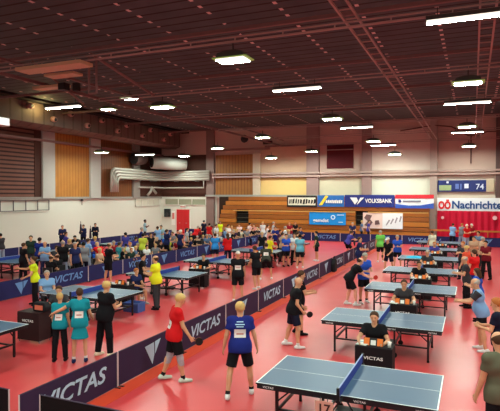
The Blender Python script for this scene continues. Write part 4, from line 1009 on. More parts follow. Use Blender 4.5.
PEOPLE = [
{'p': (-5.49, 8.95), 'th': -48, 'pose': 'walkbat', 'H': 1.8, 'label': 'player in a red shirt and black shorts with strapped knees, walking beside the barrier', 'hc': 'blond', 'shirt': 'red', 'bot': 'shorts', 'shoe': 'mint', 'sock': 'black', 'bib': 1, 'near': 1, 'hp': 28},
{'p': (-3.96, 8.76), 'th': 24, 'pose': 'stride', 'H': 1.79, 'label': 'player in a blue shirt with a number on the back, left of the nearest table', 'hc': 'blond', 'shirt': 'royal', 'bot': 'shorts', 'shoe': 'white', 'sock': 'black', 'bib': 2, 'near': 1, 'hp': 6},
{'p': (-4.05, 12.13), 'th': -57, 'pose': 'batlow', 'H': 1.76, 'label': 'bald player in black shirt and navy shorts, nearer of two men by the barrier', 'hs': None, 'bot': 'shorts', 'bc': 'darknavy', 'shoe': 'white', 'sock': 'white', 'belly': 0.02, 'near': 1, 'hp': 15},
{'p': (-4.28, 13.33), 'th': -62, 'pose': 'front', 'H': 1.74, 'label': 'brown-haired player in black shirt standing behind the bald man by the barrier', 'bot': 'shorts', 'sock': 'black', 'near': 1, 'hp': 10},
{'p': (-3.85, 17.48), 'th': -63, 'pose': 'leanbat', 'H': 1.78, 'label': 'bald player in black leaning forward with a red bat beside the third table', 'hs': 'fringe', 'skin': 'pink', 'bot': 'shorts', 'shoe': 'white', 'sock': 'white', 'near': 1, 'hp': 10},
{'p': (-3.47, 18.09), 'th': -139, 'pose': 'front', 'H': 1.78, 'label': 'grey-haired player in a bright blue shirt behind the bald player in black', 'hc': 'grey', 'shirt': 'royal2', 'bot': 'shorts', 'shoe': 'white', 'sock': 'black', 'near': 1, 'hp': 20},
{'p': (-5.04, 25.02), 'th': -89, 'pose': 'front', 'H': 1.76, 'label': 'player in a dark navy shirt with hands in front, beside the long barrier', 'shirt': 'navy', 'bot': 'shorts', 'bc': 'navy', 'shoe': 'white', 'near': 1},
{'p': (-7.01, 31.24), 'th': -47, 'pose': 'ready', 'H': 1.76, 'label': 'player in purple-blue shirt and dark shorts standing behind the long barrier', 'shirt': 'violet', 'bot': 'shorts', 'shoe': 'white'},
{'p': (-4.76, 29.62), 'th': 19, 'pose': 'stand', 'H': 1.8, 'label': 'player in a lime green shirt seen from behind near the far tables', 'hc': 'grey', 'shirt': 'lime', 'bot': 'shorts', 'shoe': 'white'},
{'p': (-3.71, 25.61), 'th': 158, 'pose': 'batlow', 'H': 1.76, 'label': 'player in black shirt and shorts with a white cap, beside the fifth table', 'hs': 'cap', 'hc': 'white', 'bot': 'shorts', 'bc': 'darknavy'},
{'p': (-3.58, 27.65), 'th': 177, 'pose': 'front', 'H': 1.72, 'label': 'player in a blue shirt and dark shorts behind the white-capped player', 'hc': 'grey', 'shirt': 'royal2', 'bot': 'shorts', 'shoe': 'white'},
{'p': (0.21, 13.64), 'th': 91, 'pose': 'handsfwd', 'H': 1.78, 'label': 'balding man in light blue shirt with dark sleeves, hands together, right of the tables', 'hs': 'fringe', 'hc': 'grey', 'shirt': 'skyblue', 'bot': 'shorts', 'shoe': 'white', 'belly': 0.03, 'near': 1, 'hp': 22, 'slc': 'charcoal'},
{'p': (0.37, 7.96), 'th': 32, 'pose': 'stand', 'H': 1.86, 'label': 'man in olive shirt and black vest cut off by the right edge of the photo', 'hs': 'fringe', 'shirt': 'olive', 'near': 1, 'hp': 22},
{'p': (0.49, 11.2), 'th': 77, 'pose': 'front', 'H': 1.76, 'label': 'ginger-haired man in navy at the right edge behind the man in olive', 'hc': 'ginger', 'shirt': 'darknavy', 'near': 1, 'hp': 10},
{'p': (-0.18, 18.73), 'th': 96, 'pose': 'front', 'H': 1.74, 'label': 'bald man in charcoal shirt standing right of the fourth table', 'hs': 'fringe', 'hc': 'grey', 'shirt': 'charcoal', 'near': 1, 'hp': 20},
{'p': (0.07, 20.71), 'th': 55, 'pose': 'stand', 'H': 1.78, 'label': 'man in a red shirt standing behind the bald man in charcoal', 'skin': 'pink', 'shirt': 'red', 'bot': 'shorts', 'bc': 'royal'},
{'p': (0.16, 16.83), 'th': 69, 'pose': 'front', 'H': 1.6, 'label': 'brown-haired person in blue behind the balding man in light blue', 'hs': 'long', 'shirt': 'royal2', 'bot': 'shorts', 'bc': 'royal'},
{'p': (-1.86, 10.95), 'th': 182, 'pose': 'sitdesk', 'H': 1.76, 'label': 'umpire in a black polo seated at the desk behind the nearest table', 'near': 1},
{'p': (-1.8, 15.4), 'th': 185, 'pose': 'sitdesk', 'H': 1.76, 'label': 'umpire in a dark grey polo seated at the desk behind the second table', 'shirt': 'charcoal', 'near': 1},
{'p': (-1.82, 20.1), 'th': 185, 'pose': 'sitdesk', 'H': 1.74, 'label': 'umpire in black seated at the desk behind the third right-row table'},
{'p': (-1.85, 24.3), 'th': 184, 'pose': 'sitdesk', 'H': 1.74, 'label': 'grey-shirted umpire seated at the desk behind the fourth right-row table', 'hc': 'grey', 'shirt': 'charcoal'},
{'p': (-1.85, 28.8), 'th': 184, 'pose': 'sitdesk', 'H': 1.74, 'label': 'ginger-haired umpire in purple seated behind the fifth right-row table', 'hc': 'ginger', 'shirt': 'violet'},
{'p': (-10.3, 10.9), 'th': 213, 'pose': 'sitdesk', 'H': 1.7, 'label': 'umpire in charcoal bent low at the dark desk on the left', 'shirt': 'charcoal'},
{'p': (-8.06, 9.13), 'th': 33, 'pose': 'hug', 'H': 1.68, 'label': 'woman in a teal shirt and skirt with a race number, seen from behind', 'shirt': 'teal', 'bot': 'skirt', 'bc': 'teal', 'shoe': 'navy', 'sock': 'white', 'bib': 1, 'near': 1, 'wd': 0.9},
{'p': (-8.52, 9.01), 'th': 23, 'pose': 'stand', 'H': 1.56, 'label': 'blonde woman in a teal shirt and black leggings, left of the woman in the skirt', 'hc': 'blond', 'shirt': 'teal', 'bib': 1, 'near': 1, 'wd': 0.88},
{'p': (-7.83, 9.7), 'th': -11, 'pose': 'front', 'H': 1.76, 'label': 'blond man in black polo and striped tracksuit trousers beside the two women in teal', 'hc': 'blond', 'shoe': 'cream', 'belly': 0.03, 'near': 1, 'hp': 12},
{'p': (-9.52, 14.41), 'th': 98, 'pose': 'front', 'H': 1.78, 'label': 'bald man in a yellow shirt and grey trousers in front of the left-row table', 'hs': 'fringe', 'shirt': 'yellow', 'bc': 'charcoal', 'belly': 0.04, 'near': 1},
{'p': (-8.85, 7.0), 'th': -8, 'pose': 'front', 'H': 1.72, 'label': 'person in a navy shirt cut off by the left edge of the photo', 'shirt': 'royal', 'bot': 'shorts', 'near': 1},
{'p': (-13.65, 13.29), 'th': 131, 'pose': 'talk', 'H': 1.68, 'label': 'woman in a fluorescent yellow shirt and black trousers standing inside the barrier', 'hs': 'bun', 'shirt': 'fluo', 'near': 1},
{'p': (-12.56, 12.71), 'th': -125, 'pose': 'sit', 'H': 1.74, 'label': 'grey-haired seated person in a light blue polo near the yellow-shirted woman', 'hc': 'grey', 'shirt': 'skyblue', 'near': 1},
{'p': (-10.25, 19.05), 'th': 198, 'pose': 'sitdesk', 'H': 1.74, 'label': 'umpire in black seated behind a desk between the left-row tables', 'hc': 'black'},
{'p': (-7.61, 16.65), 'th': 25, 'pose': 'stand', 'H': 1.78, 'label': 'player in black with a white number on the back and a white cap', 'hs': 'cap', 'hc': 'white', 'bot': 'shorts', 'shoe': 'white', 'bib': 2, 'near': 1},
{'p': (-7.91, 19.09), 'th': 63, 'pose': 'batlow', 'H': 1.76, 'label': 'brown-haired player in black shirt and shorts right of the white-capped player', 'bot': 'shorts', 'shoe': 'white'},
{'p': (-8.37, 21.29), 'th': 21, 'pose': 'ready', 'H': 1.78, 'label': 'player in dark olive shirt with a white number, stooping behind the black-shirted player', 'shirt': 'olive2', 'bot': 'shorts', 'shoe': 'white', 'bib': 2},
{'p': (-8.98, 27.55), 'th': -22, 'pose': 'front', 'H': 1.76, 'label': 'player in black shirt and shorts facing right beside the far left-row table', 'bot': 'shorts'},
{'p': (-8.16, 25.52), 'th': 23, 'pose': 'stand', 'H': 1.76, 'label': 'player in a light turquoise shirt and black shorts seen from behind', 'hc': 'black', 'shirt': 'turq', 'bot': 'shorts', 'shoe': 'white'},
{'p': (-8.17, 28.63), 'th': 106, 'pose': 'stand', 'H': 1.72, 'label': 'player in dark green shirt and shorts near the far end of the left court', 'hc': 'black', 'shirt': 'dkgreen', 'bot': 'shorts', 'shoe': 'white'},
{'p': (-9.02, 25.78), 'th': -141, 'pose': 'front', 'H': 1.74, 'label': 'player in a blue shirt next to the player facing right in black', 'shirt': 'royal2', 'bot': 'shorts'},
{'p': (-8.77, 26.48), 'th': 188, 'pose': 'front', 'H': 1.74, 'label': 'person in a white shirt behind the turquoise-shirted player', 'shirt': 'white'},
{'p': (-10.53, 27.76), 'th': 201, 'pose': 'sitdesk', 'H': 1.74, 'label': 'umpire in a red shirt seated behind a far left-row table', 'shirt': 'red'},
{'p': (-14.14, 17.77), 'th': -21, 'pose': 'front', 'H': 1.74, 'label': 'man in black shirt and shorts beside the middle barrier with bare legs', 'hs': 'fringe', 'bot': 'shorts', 'shoe': 'white'},
{'p': (-10.95, 15.62), 'th': -65, 'pose': 'front', 'H': 1.66, 'label': 'person in a black shirt standing behind the second left-row table', 'hc': 'black', 'bot': 'shorts', 'shoe': 'white'},
{'p': (-10.72, 14.9), 'th': -104, 'pose': 'sit', 'H': 1.6, 'label': 'boy in navy with light hair crouching by the left-row table', 'hc': 'ginger', 'shirt': 'navy', 'bot': 'shorts', 'shoe': 'white'},
{'p': (-16.3, 17.42), 'th': 23, 'pose': 'front', 'H': 1.8, 'label': 'man in a black shirt and pale jeans standing behind the middle barrier', 'hs': 'fringe', 'hc': 'grey', 'bc': 'jeans', 'belly': 0.04},
{'p': (-23.45, 20.49), 'th': 79, 'pose': 'front', 'H': 1.68, 'label': 'person in dark jacket by the far left edge against the white wall', 'hc': 'black', 'shirt': 'charcoal', 'bc': 'jeans'},
{'p': (-17.93, 16.81), 'th': -13, 'pose': 'stand', 'H': 1.68, 'label': 'dark-clothed person with bare arms right of the man in pale jeans'},
{'p': (-20.07, 19.31), 'th': 216, 'pose': 'stand', 'H': 1.76, 'label': 'tall person in a dark green jacket standing before the white wall at left', 'hc': 'black', 'shirt': 'dkgreen', 'bc': 'charcoal'},
{'p': (-18.72, 18.51), 'th': 15, 'pose': 'stand', 'H': 1.76, 'label': 'person in a bright blue shirt behind the light blue polo man', 'hc': 'black', 'shirt': 'royal'},
{'p': (-17.59, 17.72), 'th': 205, 'pose': 'cross', 'H': 1.68, 'label': 'tall person in a light blue polo standing behind the middle barrier at left', 'hs': 'fringe', 'shirt': 'skyblue', 'bc': 'navy', 'belly': 0.03},
{'p': (-21.2, 22.86), 'th': -47, 'pose': 'talk', 'H': 1.68, 'label': 'person in violet-blue reaching right in front of the white wall', 'shirt': 'violet', 'bc': 'charcoal'},
{'p': (-17.55, 19.21), 'th': 12, 'pose': 'cross', 'H': 1.68, 'label': 'blond person in charcoal beside the person in violet-blue', 'hc': 'blond', 'shirt': 'charcoal', 'bc': 'charcoal'},
{'p': (-20.27, 22.93), 'th': 191, 'pose': 'lean', 'H': 1.68, 'label': 'dark-haired person in black bent beside the slim dark pole', 'hc': 'black'},
{'p': (-16.66, 18.3), 'th': 212, 'pose': 'sit', 'H': 1.76, 'label': 'white-haired person in a white shirt seated at the left barrier', 'hc': 'white', 'shirt': 'white', 'bc': 'darknavy'},
{'p': (-15.63, 16.02), 'th': 14, 'pose': 'sit', 'H': 1.72, 'label': 'bald seated spectator in black, left one of the pair behind the barrier', 'hs': 'fringe', 'bc': 'charcoal'},
{'p': (-15.85, 16.69), 'th': 73, 'pose': 'sit', 'H': 1.68, 'label': 'bald seated spectator in black, right one of the pair behind the barrier', 'hs': 'fringe', 'skin': 'pink', 'bc': 'charcoal'},
{'p': (-15.82, 18.21), 'th': 51, 'pose': 'front', 'H': 1.68, 'label': 'person in a grey jacket standing with back turned behind the lettered barrier', 'hc': 'black', 'shirt': 'grey', 'sl': 2, 'bc': 'darknavy'},
{'p': (-17.87, 20.35), 'th': 210, 'pose': 'sit', 'H': 1.76, 'label': 'person in navy next to the grey jacket behind the lettered barrier', 'hc': 'black', 'shirt': 'navy', 'sl': 2, 'bc': 'charcoal'},
{'p': (-18.86, 22.79), 'th': 40, 'pose': 'sit', 'H': 1.68, 'label': 'person in dark green with a backpack shape behind the middle barrier', 'shirt': 'dkgreen', 'sl': 2, 'bc': 'darknavy'},
{'p': (-16.0, 19.63), 'th': 69, 'pose': 'lean', 'H': 1.68, 'label': 'person in a red shirt and straw-coloured hat bending in the left crowd', 'hs': 'cap', 'hc': 'straw', 'shirt': 'red'},
{'p': (-16.77, 20.13), 'th': -111, 'pose': 'sit', 'H': 1.45, 'label': 'child in a bright blue shirt between the spectators at the middle barrier', 'shirt': 'blue', 'bc': 'charcoal'},
{'p': (-15.53, 21.23), 'th': -112, 'pose': 'sit', 'H': 1.5, 'label': 'ginger-haired person in dark green sitting by the middle barrier', 'hc': 'ginger', 'shirt': 'dkgreen', 'bc': 'charcoal'},
{'p': (-15.89, 22.05), 'th': -63, 'pose': 'sit', 'H': 1.5, 'label': 'person in a steel blue shirt with bare forearms at the middle barrier', 'hc': 'blond', 'shirt': 'steel', 'bc': 'darknavy'},
{'p': (-17.79, 23.87), 'th': 67, 'pose': 'stand', 'H': 1.68, 'label': 'person in vivid violet-blue in the left crowd, right of the trio', 'hc': 'black', 'shirt': 'violet', 'bc': 'charcoal'},
{'p': (-17.92, 24.92), 'th': -4, 'pose': 'sit', 'H': 1.76, 'label': 'second person in vivid violet-blue, left of the yellow shirt', 'shirt': 'violet'},
{'p': (-16.44, 22.49), 'th': 186, 'pose': 'sit', 'H': 1.68, 'label': 'person in an orange hat and white shirt in the left crowd', 'hs': 'cap', 'hc': 'orange', 'shirt': 'white'},
{'p': (-25.2, 26.94), 'th': 223, 'pose': 'front', 'H': 1.76, 'label': 'navy-clad person standing against the white wall, left one of the trio', 'hc': 'grey', 'shirt': 'navy', 'sl': 2},
{'p': (-25.2, 30.22), 'th': 220, 'pose': 'front', 'H': 1.72, 'label': 'dark-clad tall person standing against the white wall, middle of the trio', 'hc': 'black', 'shirt': 'darknavy', 'sl': 2, 'bc': 'darknavy'},
{'p': (-25.2, 28.97), 'th': 191, 'pose': 'cross', 'H': 1.68, 'label': 'navy-clad person standing against the white wall, right one of the trio', 'shirt': 'navy', 'sl': 2},
{'p': (-23.98, 34.67), 'th': -55, 'pose': 'cross', 'H': 1.82, 'label': 'tall dark-skinned person in a pale teal shirt standing before the white wall', 'hc': 'black', 'skin': 'dark', 'shirt': 'paleteal', 'bc': 'charcoal'},
{'p': (-16.16, 23.16), 'th': 15, 'pose': 'stand', 'H': 1.72, 'label': 'dark-haired person in a yellow-green top with bare legs in the crowd', 'hs': 'bun', 'hc': 'black', 'shirt': 'lime2', 'bot': 'shorts', 'bc': 'charcoal'},
{'p': (-18.48, 27.81), 'th': 54, 'pose': 'sit', 'H': 1.76, 'label': 'person in a tan sleeveless top in the crowd beside the big blue shirt', 'shirt': 'tan_cl', 'sl': 0.2, 'bot': 'shorts'},
{'p': (-16.76, 24.56), 'th': 4, 'pose': 'sit', 'H': 1.72, 'label': 'person in black with a white patch beside the yellow-green top', 'bc': 'charcoal'},
{'p': (-18.93, 28.83), 'th': 63, 'pose': 'front', 'H': 1.72, 'label': 'person in a pale blue shirt, left one of a pair before the white wall', 'shirt': 'skyblue'},
{'p': (-19.1, 29.51), 'th': 183, 'pose': 'front', 'H': 1.76, 'label': 'person in a pale grey-blue shirt, right one of a pair before the white wall', 'shirt': 'paleteal'},
{'p': (-17.29, 27.19), 'th': 32, 'pose': 'sit', 'H': 1.72, 'label': 'broad person in a bright blue shirt with back turned at the middle barrier', 'hc': 'black', 'shirt': 'blue', 'bot': 'shorts', 'bc': 'navy', 'bib': 2, 'belly': 0.04},
{'p': (-16.79, 26.72), 'th': 182, 'pose': 'sit', 'H': 1.5, 'label': 'child in a yellow-green vest beside the broad blue shirt', 'shirt': 'lime2'},
{'p': (-19.22, 31.75), 'th': -119, 'pose': 'sit', 'H': 1.68, 'label': 'person in black with a white print in the crowd below the red door', 'hc': 'black', 'bc': 'jeans'},
{'p': (-16.63, 27.96), 'th': -59, 'pose': 'sit', 'H': 1.68, 'label': 'dark-haired person in charcoal sitting below the red door', 'hc': 'black', 'shirt': 'charcoal'},
{'p': (-15.55, 25.99), 'th': -29, 'pose': 'stand', 'H': 1.76, 'label': 'white-haired person in navy right under the red door', 'hc': 'white', 'shirt': 'navy', 'bc': 'darknavy'},
{'p': (-17.08, 29.92), 'th': 30, 'pose': 'sit', 'H': 1.76, 'label': 'broad person in a black shirt with pale lettering in the crowd', 'hc': 'grey', 'bc': 'jeans', 'belly': 0.04},
{'p': (-18.16, 32.38), 'th': -1, 'pose': 'lean', 'H': 1.72, 'label': 'person in a bright red jacket bending right of the red door', 'hc': 'grey', 'shirt': 'red'},
{'p': (-20.12, 37.36), 'th': 58, 'pose': 'stand', 'H': 1.72, 'label': 'tall dark-clad person standing before the white wall right of the door', 'hc': 'black', 'shirt': 'darknavy', 'bc': 'darknavy'},
{'p': (-17.9, 34.05), 'th': -2, 'pose': 'stand', 'H': 1.68, 'label': 'person in red standing next to the tall dark-clad person by the wall', 'hc': 'black', 'shirt': 'red', 'bc': 'jeans'},
{'p': (-18.56, 37.16), 'th': -123, 'pose': 'stand', 'H': 1.68, 'label': 'person in a fluorescent yellow vest at the end of the bleachers', 'shirt': 'fluo', 'bc': 'darknavy'},
{'p': (-12.9, 25.23), 'th': 27, 'pose': 'stand', 'H': 1.68, 'label': 'person in a sky blue shirt and dark shorts with back turned at the barrier', 'shirt': 'blue2', 'bot': 'shorts', 'bc': 'darknavy'},
{'p': (-15.53, 29.16), 'th': -122, 'pose': 'sit', 'H': 1.68, 'label': 'person in a grey-blue shirt seated in the crowd left of the sky blue shirt', 'hc': 'grey', 'shirt': 'steel'},
{'p': (-16.24, 29.31), 'th': 59, 'pose': 'sit', 'H': 1.5, 'label': 'grey-haired person in beige behind the middle barrier', 'hc': 'grey', 'shirt': 'tan_cl', 'bc': 'darknavy'},
{'p': (-11.99, 24.94), 'th': 46, 'pose': 'front', 'H': 1.72, 'label': 'girl in a long red top beside the lettered middle barrier', 'hs': 'long', 'shirt': 'red', 'sl': 2, 'bc': 'darknavy'},
{'p': (-15.7, 32.74), 'th': -94, 'pose': 'cross', 'H': 1.72, 'label': 'person in white with brown hair, before the wooden bleachers at left', 'shirt': 'white'},
{'p': (-17.47, 37.09), 'th': 195, 'pose': 'sit', 'H': 1.76, 'label': 'person in beige left of the dark niche in the bleachers', 'hc': 'blond', 'shirt': 'tan_cl'},
{'p': (-18.37, 40.5), 'th': 194, 'pose': 'sit', 'H': 1.68, 'label': 'person in a pinkish white shirt below the dark niche', 'shirt': 'palepink', 'bc': 'jeans'},
{'p': (-17.61, 40.79), 'th': -37, 'pose': 'sit', 'H': 1.8, 'label': 'slim person in white and pink right of the dark niche', 'hc': 'black', 'shirt': 'palepink', 'bc': 'charcoal'},
{'p': (-16.87, 40.25), 'th': 173, 'pose': 'sit', 'H': 1.72, 'label': 'person in a salmon pink shirt before the bleachers', 'shirt': 'salmon'},
{'p': (-14.84, 37.09), 'th': 52, 'pose': 'front', 'H': 1.72, 'label': 'person in a white shirt and a wide straw hat before the bleachers', 'hs': 'cap', 'hc': 'straw', 'shirt': 'white', 'bc': 'jeans'},
{'p': (-13.04, 33.43), 'th': -69, 'pose': 'stand', 'H': 1.72, 'label': 'person in white holding a pale bag near the straw hat', 'shirt': 'white', 'bc': 'darknavy'},
{'p': (-16.63, 36.34), 'th': 194, 'pose': 'sit', 'H': 1.5, 'label': 'blond person in a black jacket behind the far middle barrier', 'hc': 'blond', 'sl': 2, 'bc': 'darknavy'},
{'p': (-16.04, 38.73), 'th': -98, 'pose': 'sit', 'H': 1.5, 'label': 'person in a pale yellow cap and dark top behind the navy barriers', 'hs': 'cap', 'hc': 'cream', 'shirt': 'charcoal', 'bc': 'jeans'},
{'p': (-10.92, 27.18), 'th': 192, 'pose': 'stand', 'H': 1.68, 'label': 'person in black with a yellow scarf colour collar, right of the pale cap', 'hc': 'straw'},
{'p': (-9.64, 24.99), 'th': -39, 'pose': 'front', 'H': 1.68, 'label': 'person in a yellow shirt among the far crowd', 'shirt': 'yellow'},
{'p': (-14.15, 37.44), 'th': -69, 'pose': 'front', 'H': 1.72, 'label': 'white-haired person in pale grey carrying something before the bleachers', 'hc': 'grey', 'shirt': 'pale', 'bc': 'jeans'},
{'p': (-10.75, 29.56), 'th': -100, 'pose': 'front', 'H': 1.68, 'label': 'person in dark purple among the far crowd', 'hc': 'black', 'shirt': 'plum', 'bc': 'darknavy'},
{'p': (-12.7, 37.23), 'th': 169, 'pose': 'front', 'H': 1.76, 'label': 'person in a dark red shirt before the wooden bleachers', 'hc': 'ginger', 'shirt': 'dkred', 'bc': 'jeans'},
{'p': (-12.86, 38.9), 'th': -132, 'pose': 'front', 'H': 1.68, 'label': 'person in black next to the dark red shirt', 'hc': 'ginger'},
{'p': (-11.4, 32.39), 'th': -71, 'pose': 'stand', 'H': 1.72, 'label': 'person in white left of the dark red shirt', 'hc': 'grey', 'shirt': 'white'},
{'p': (-9.79, 27.38), 'th': -40, 'pose': 'cross', 'H': 1.68, 'label': 'person in a brown top in the far crowd', 'shirt': 'tan_cl', 'bc': 'charcoal'},
{'p': (-16.21, 37.24), 'th': -97, 'pose': 'sit', 'H': 1.5, 'label': 'person in lilac behind the far navy barriers', 'hc': 'grey', 'shirt': 'violet', 'bc': 'charcoal'},
{'p': (-15.53, 35.45), 'th': -126, 'pose': 'sit', 'H': 1.72, 'label': 'person in grey sitting under the bleachers niche', 'shirt': 'grey', 'bc': 'darknavy'},
{'p': (-16.37, 33.01), 'th': 196, 'pose': 'sit', 'H': 1.5, 'label': 'person in dark navy between the sky blue shirt and the girl in red', 'shirt': 'navy', 'bc': 'jeans'},
{'p': (-16.69, 28.7), 'th': -60, 'pose': 'stand', 'H': 1.68, 'label': 'person in pale grey below the right edge of the red door', 'shirt': 'pale'},
{'p': (-18.16, 29.43), 'th': 182, 'pose': 'sit', 'H': 1.76, 'label': 'person in grey left of the red door in the crowd', 'shirt': 'grey', 'bc': 'jeans'},
{'p': (-16.27, 24.06), 'th': -116, 'pose': 'stand', 'H': 1.68, 'label': 'person in a black sleeveless top between yellow-green and tan tops', 'sl': 0.2, 'bc': 'darknavy'},
{'p': (-17.63, 22.55), 'th': -112, 'pose': 'sit', 'H': 1.72, 'label': 'person in dark red with grey hair in the left crowd', 'hc': 'grey', 'shirt': 'dkred'},
{'p': (-16.79, 21.89), 'th': -23, 'pose': 'sit', 'H': 1.72, 'label': 'person in teal among the left crowd', 'shirt': 'teal2', 'bc': 'darknavy'},
{'p': (-16.67, 19.42), 'th': -19, 'pose': 'front', 'H': 1.72, 'label': 'person in pale blue in the left crowd right of the slim pole', 'shirt': 'skyblue', 'bc': 'jeans'},
{'p': (-18.9, 36.43), 'th': 57, 'pose': 'sit', 'H': 1.76, 'label': 'person in plain grey before the white wall near the bleachers', 'hc': 'black', 'shirt': 'grey'},
{'p': (-8.23, 38.47), 'th': 192, 'pose': 'front', 'H': 1.76, 'label': 'person in dark navy standing at the far barrier before the wooden wall', 'hc': 'grey', 'shirt': 'navy', 'bc': 'charcoal'},
{'p': (-8.34, 42.47), 'th': -79, 'pose': 'stand', 'H': 1.72, 'label': 'fair-haired person behind the far barrier under the blue banner', 'hc': 'blond', 'shirt': 'steel'},
{'p': (-7.73, 42.13), 'th': -80, 'pose': 'stand', 'H': 1.76, 'label': 'person in purple shirt at the far barrier, right end of the blue banner', 'shirt': 'violet', 'bc': 'darknavy'},
{'p': (-2.15, 31.82), 'th': 34, 'pose': 'stand', 'H': 1.72, 'label': 'person in a cream jacket standing at the far barrier beside the red curtain', 'shirt': 'cream', 'bc': 'darknavy'},
{'p': (-1.35, 40.01), 'th': -28, 'pose': 'front', 'H': 1.76, 'label': 'person in a light blue shirt in the group before the red curtain', 'shirt': 'skyblue'},
{'p': (-0.76, 40.4), 'th': -39, 'pose': 'front', 'H': 1.76, 'label': 'grey-haired person in grey in the group before the red curtain', 'hc': 'ginger', 'shirt': 'grey', 'bc': 'jeans'},
{'p': (-0.42, 39.08), 'th': -149, 'pose': 'front', 'H': 1.76, 'label': 'white-haired person in red in the group before the red curtain', 'hc': 'white', 'shirt': 'red', 'bc': 'jeans'},
{'p': (-0.13, 40.76), 'th': -150, 'pose': 'front', 'H': 1.72, 'label': 'white-capped person in crimson at the right of the curtain group', 'hs': 'cap', 'hc': 'white', 'shirt': 'dkred', 'bc': 'darknavy'},
{'p': (0.28, 31.64), 'th': 149, 'pose': 'cross', 'H': 1.76, 'label': 'dark-haired person in grey-green standing right of the curtain group', 'hc': 'black', 'shirt': 'steel', 'bc': 'charcoal'},
{'p': (0.05, 28.75), 'th': 170, 'pose': 'front', 'H': 1.68, 'label': 'person in beige in the queue right of the far tables', 'shirt': 'tan_cl'},
{'p': (0.41, 28.01), 'th': -61, 'pose': 'front', 'H': 1.72, 'label': 'grey-haired person in a tan vest in the queue on the right', 'hc': 'grey', 'shirt': 'tan_cl', 'bc': 'charcoal'},
{'p': (0.55, 25.37), 'th': 149, 'pose': 'front', 'H': 1.76, 'label': 'person in a maroon shirt and black trousers at the right end of the queue', 'hc': 'black', 'shirt': 'maroon'},
{'p': (-0.22, 22.94), 'th': 61, 'pose': 'stand', 'H': 1.72, 'label': 'blond person in an orange-red shirt right of the sixth table', 'hc': 'blond', 'shirt': 'orangered', 'bc': 'darknavy'},
{'p': (-0.4, 24.94), 'th': 151, 'pose': 'cross', 'H': 1.72, 'label': 'ginger-haired person in charcoal right of the far tables', 'hc': 'ginger', 'shirt': 'charcoal', 'bc': 'darknavy'},
{'p': (-15.69, 19.01), 'th': -81, 'pose': 'sit', 'H': 1.76, 'label': 'person in brown among the seated left crowd, near the dark green backpack', 'hc': 'blond', 'shirt': 'tan_cl'},
{'p': (-16.85, 21.17), 'th': -52, 'pose': 'sit', 'H': 1.72, 'label': 'person in dark blue between the dark green leaner and the red bender', 'hc': 'black', 'shirt': 'navy'},
{'p': (-16.15, 20.43), 'th': -22, 'pose': 'sit', 'H': 1.5, 'label': 'person in pale pink sitting among the left crowd behind the barrier', 'hc': 'grey', 'shirt': 'palepink', 'bc': 'jeans'},
{'p': (-16.22, 21.43), 'th': -53, 'pose': 'sit', 'H': 1.5, 'label': 'person in black sitting left of the steel blue shirt', 'hc': 'grey', 'bc': 'jeans'},
{'p': (-17.03, 22.91), 'th': 66, 'pose': 'sit', 'H': 1.5, 'label': 'person in lime sitting right of the steel blue shirt', 'hc': 'black', 'shirt': 'lime2', 'bc': 'jeans'},
{'p': (-15.63, 22.7), 'th': -115, 'pose': 'sit', 'H': 1.5, 'label': 'person in white sitting below the yellow-green top', 'hc': 'black', 'shirt': 'white', 'bc': 'darknavy'},
{'p': (-16.75, 23.57), 'th': 185, 'pose': 'sit', 'H': 1.5, 'label': 'person in navy sitting right of the yellow-green top', 'hc': 'grey', 'shirt': 'navy'},
{'p': (-15.66, 23.63), 'th': 204, 'pose': 'sit', 'H': 1.5, 'label': 'person in steel grey sitting near the tan top', 'hc': 'blond', 'shirt': 'grey', 'bc': 'charcoal'},
{'p': (-16.45, 25.23), 'th': -87, 'pose': 'sit', 'H': 1.5, 'label': 'person in black sitting left of the broad blue shirt', 'hc': 'black', 'bc': 'darknavy'},
{'p': (-16.07, 26.52), 'th': 181, 'pose': 'sit', 'H': 1.5, 'label': 'person in dark red sitting right of the child in the vest', 'hc': 'blond', 'shirt': 'dkred', 'bc': 'jeans'},
{'p': (-16.28, 27.21), 'th': -59, 'pose': 'sit', 'H': 1.5, 'label': 'person in white sitting below the charcoal leaner', 'hc': 'grey', 'shirt': 'white', 'bc': 'charcoal'},
{'p': (-15.96, 27.85), 'th': -60, 'pose': 'sit', 'H': 1.5, 'label': 'person in navy sitting left of the broad black shirt', 'hc': 'blond', 'shirt': 'navy', 'bc': 'jeans'},
{'p': (-16.02, 28.53), 'th': -61, 'pose': 'sit', 'H': 1.5, 'label': 'person in black sitting under the bright red jacket', 'hc': 'black', 'bc': 'darknavy'},
{'p': (-16.27, 29.99), 'th': -92, 'pose': 'sit', 'H': 1.5, 'label': 'person in charcoal sitting right of the beige person', 'hc': 'blond', 'shirt': 'charcoal', 'bc': 'jeans'},
{'p': (-16.06, 30.68), 'th': 58, 'pose': 'sit', 'H': 1.5, 'label': 'person in black sitting left of the sky blue shirt', 'hc': 'grey'},
{'p': (-15.81, 31.53), 'th': -3, 'pose': 'sit', 'H': 1.5, 'label': 'person in pale grey sitting right of the sky blue shirt', 'hc': 'blond', 'shirt': 'pale', 'bc': 'charcoal'},
{'p': (-16.08, 34.28), 'th': -95, 'pose': 'sit', 'H': 1.5, 'label': 'person in black sitting right of the girl in red', 'hc': 'grey', 'bc': 'charcoal'},
{'p': (-16.87, 34.61), 'th': -34, 'pose': 'sit', 'H': 1.76, 'label': 'person in sky blue before the bleachers, near the vest wearer', 'hc': 'grey', 'shirt': 'skyblue', 'bc': 'jeans'},
{'p': (-16.25, 35.01), 'th': -65, 'pose': 'sit', 'H': 1.56, 'label': 'person in plum before the left end of the bleachers', 'hc': 'blond', 'shirt': 'plum', 'bc': 'charcoal'},
{'p': (-16.12, 35.9), 'th': -36, 'pose': 'sit', 'H': 1.5, 'label': 'person in cream behind the navy barriers below the niche', 'hc': 'black', 'shirt': 'cream', 'bc': 'jeans'},
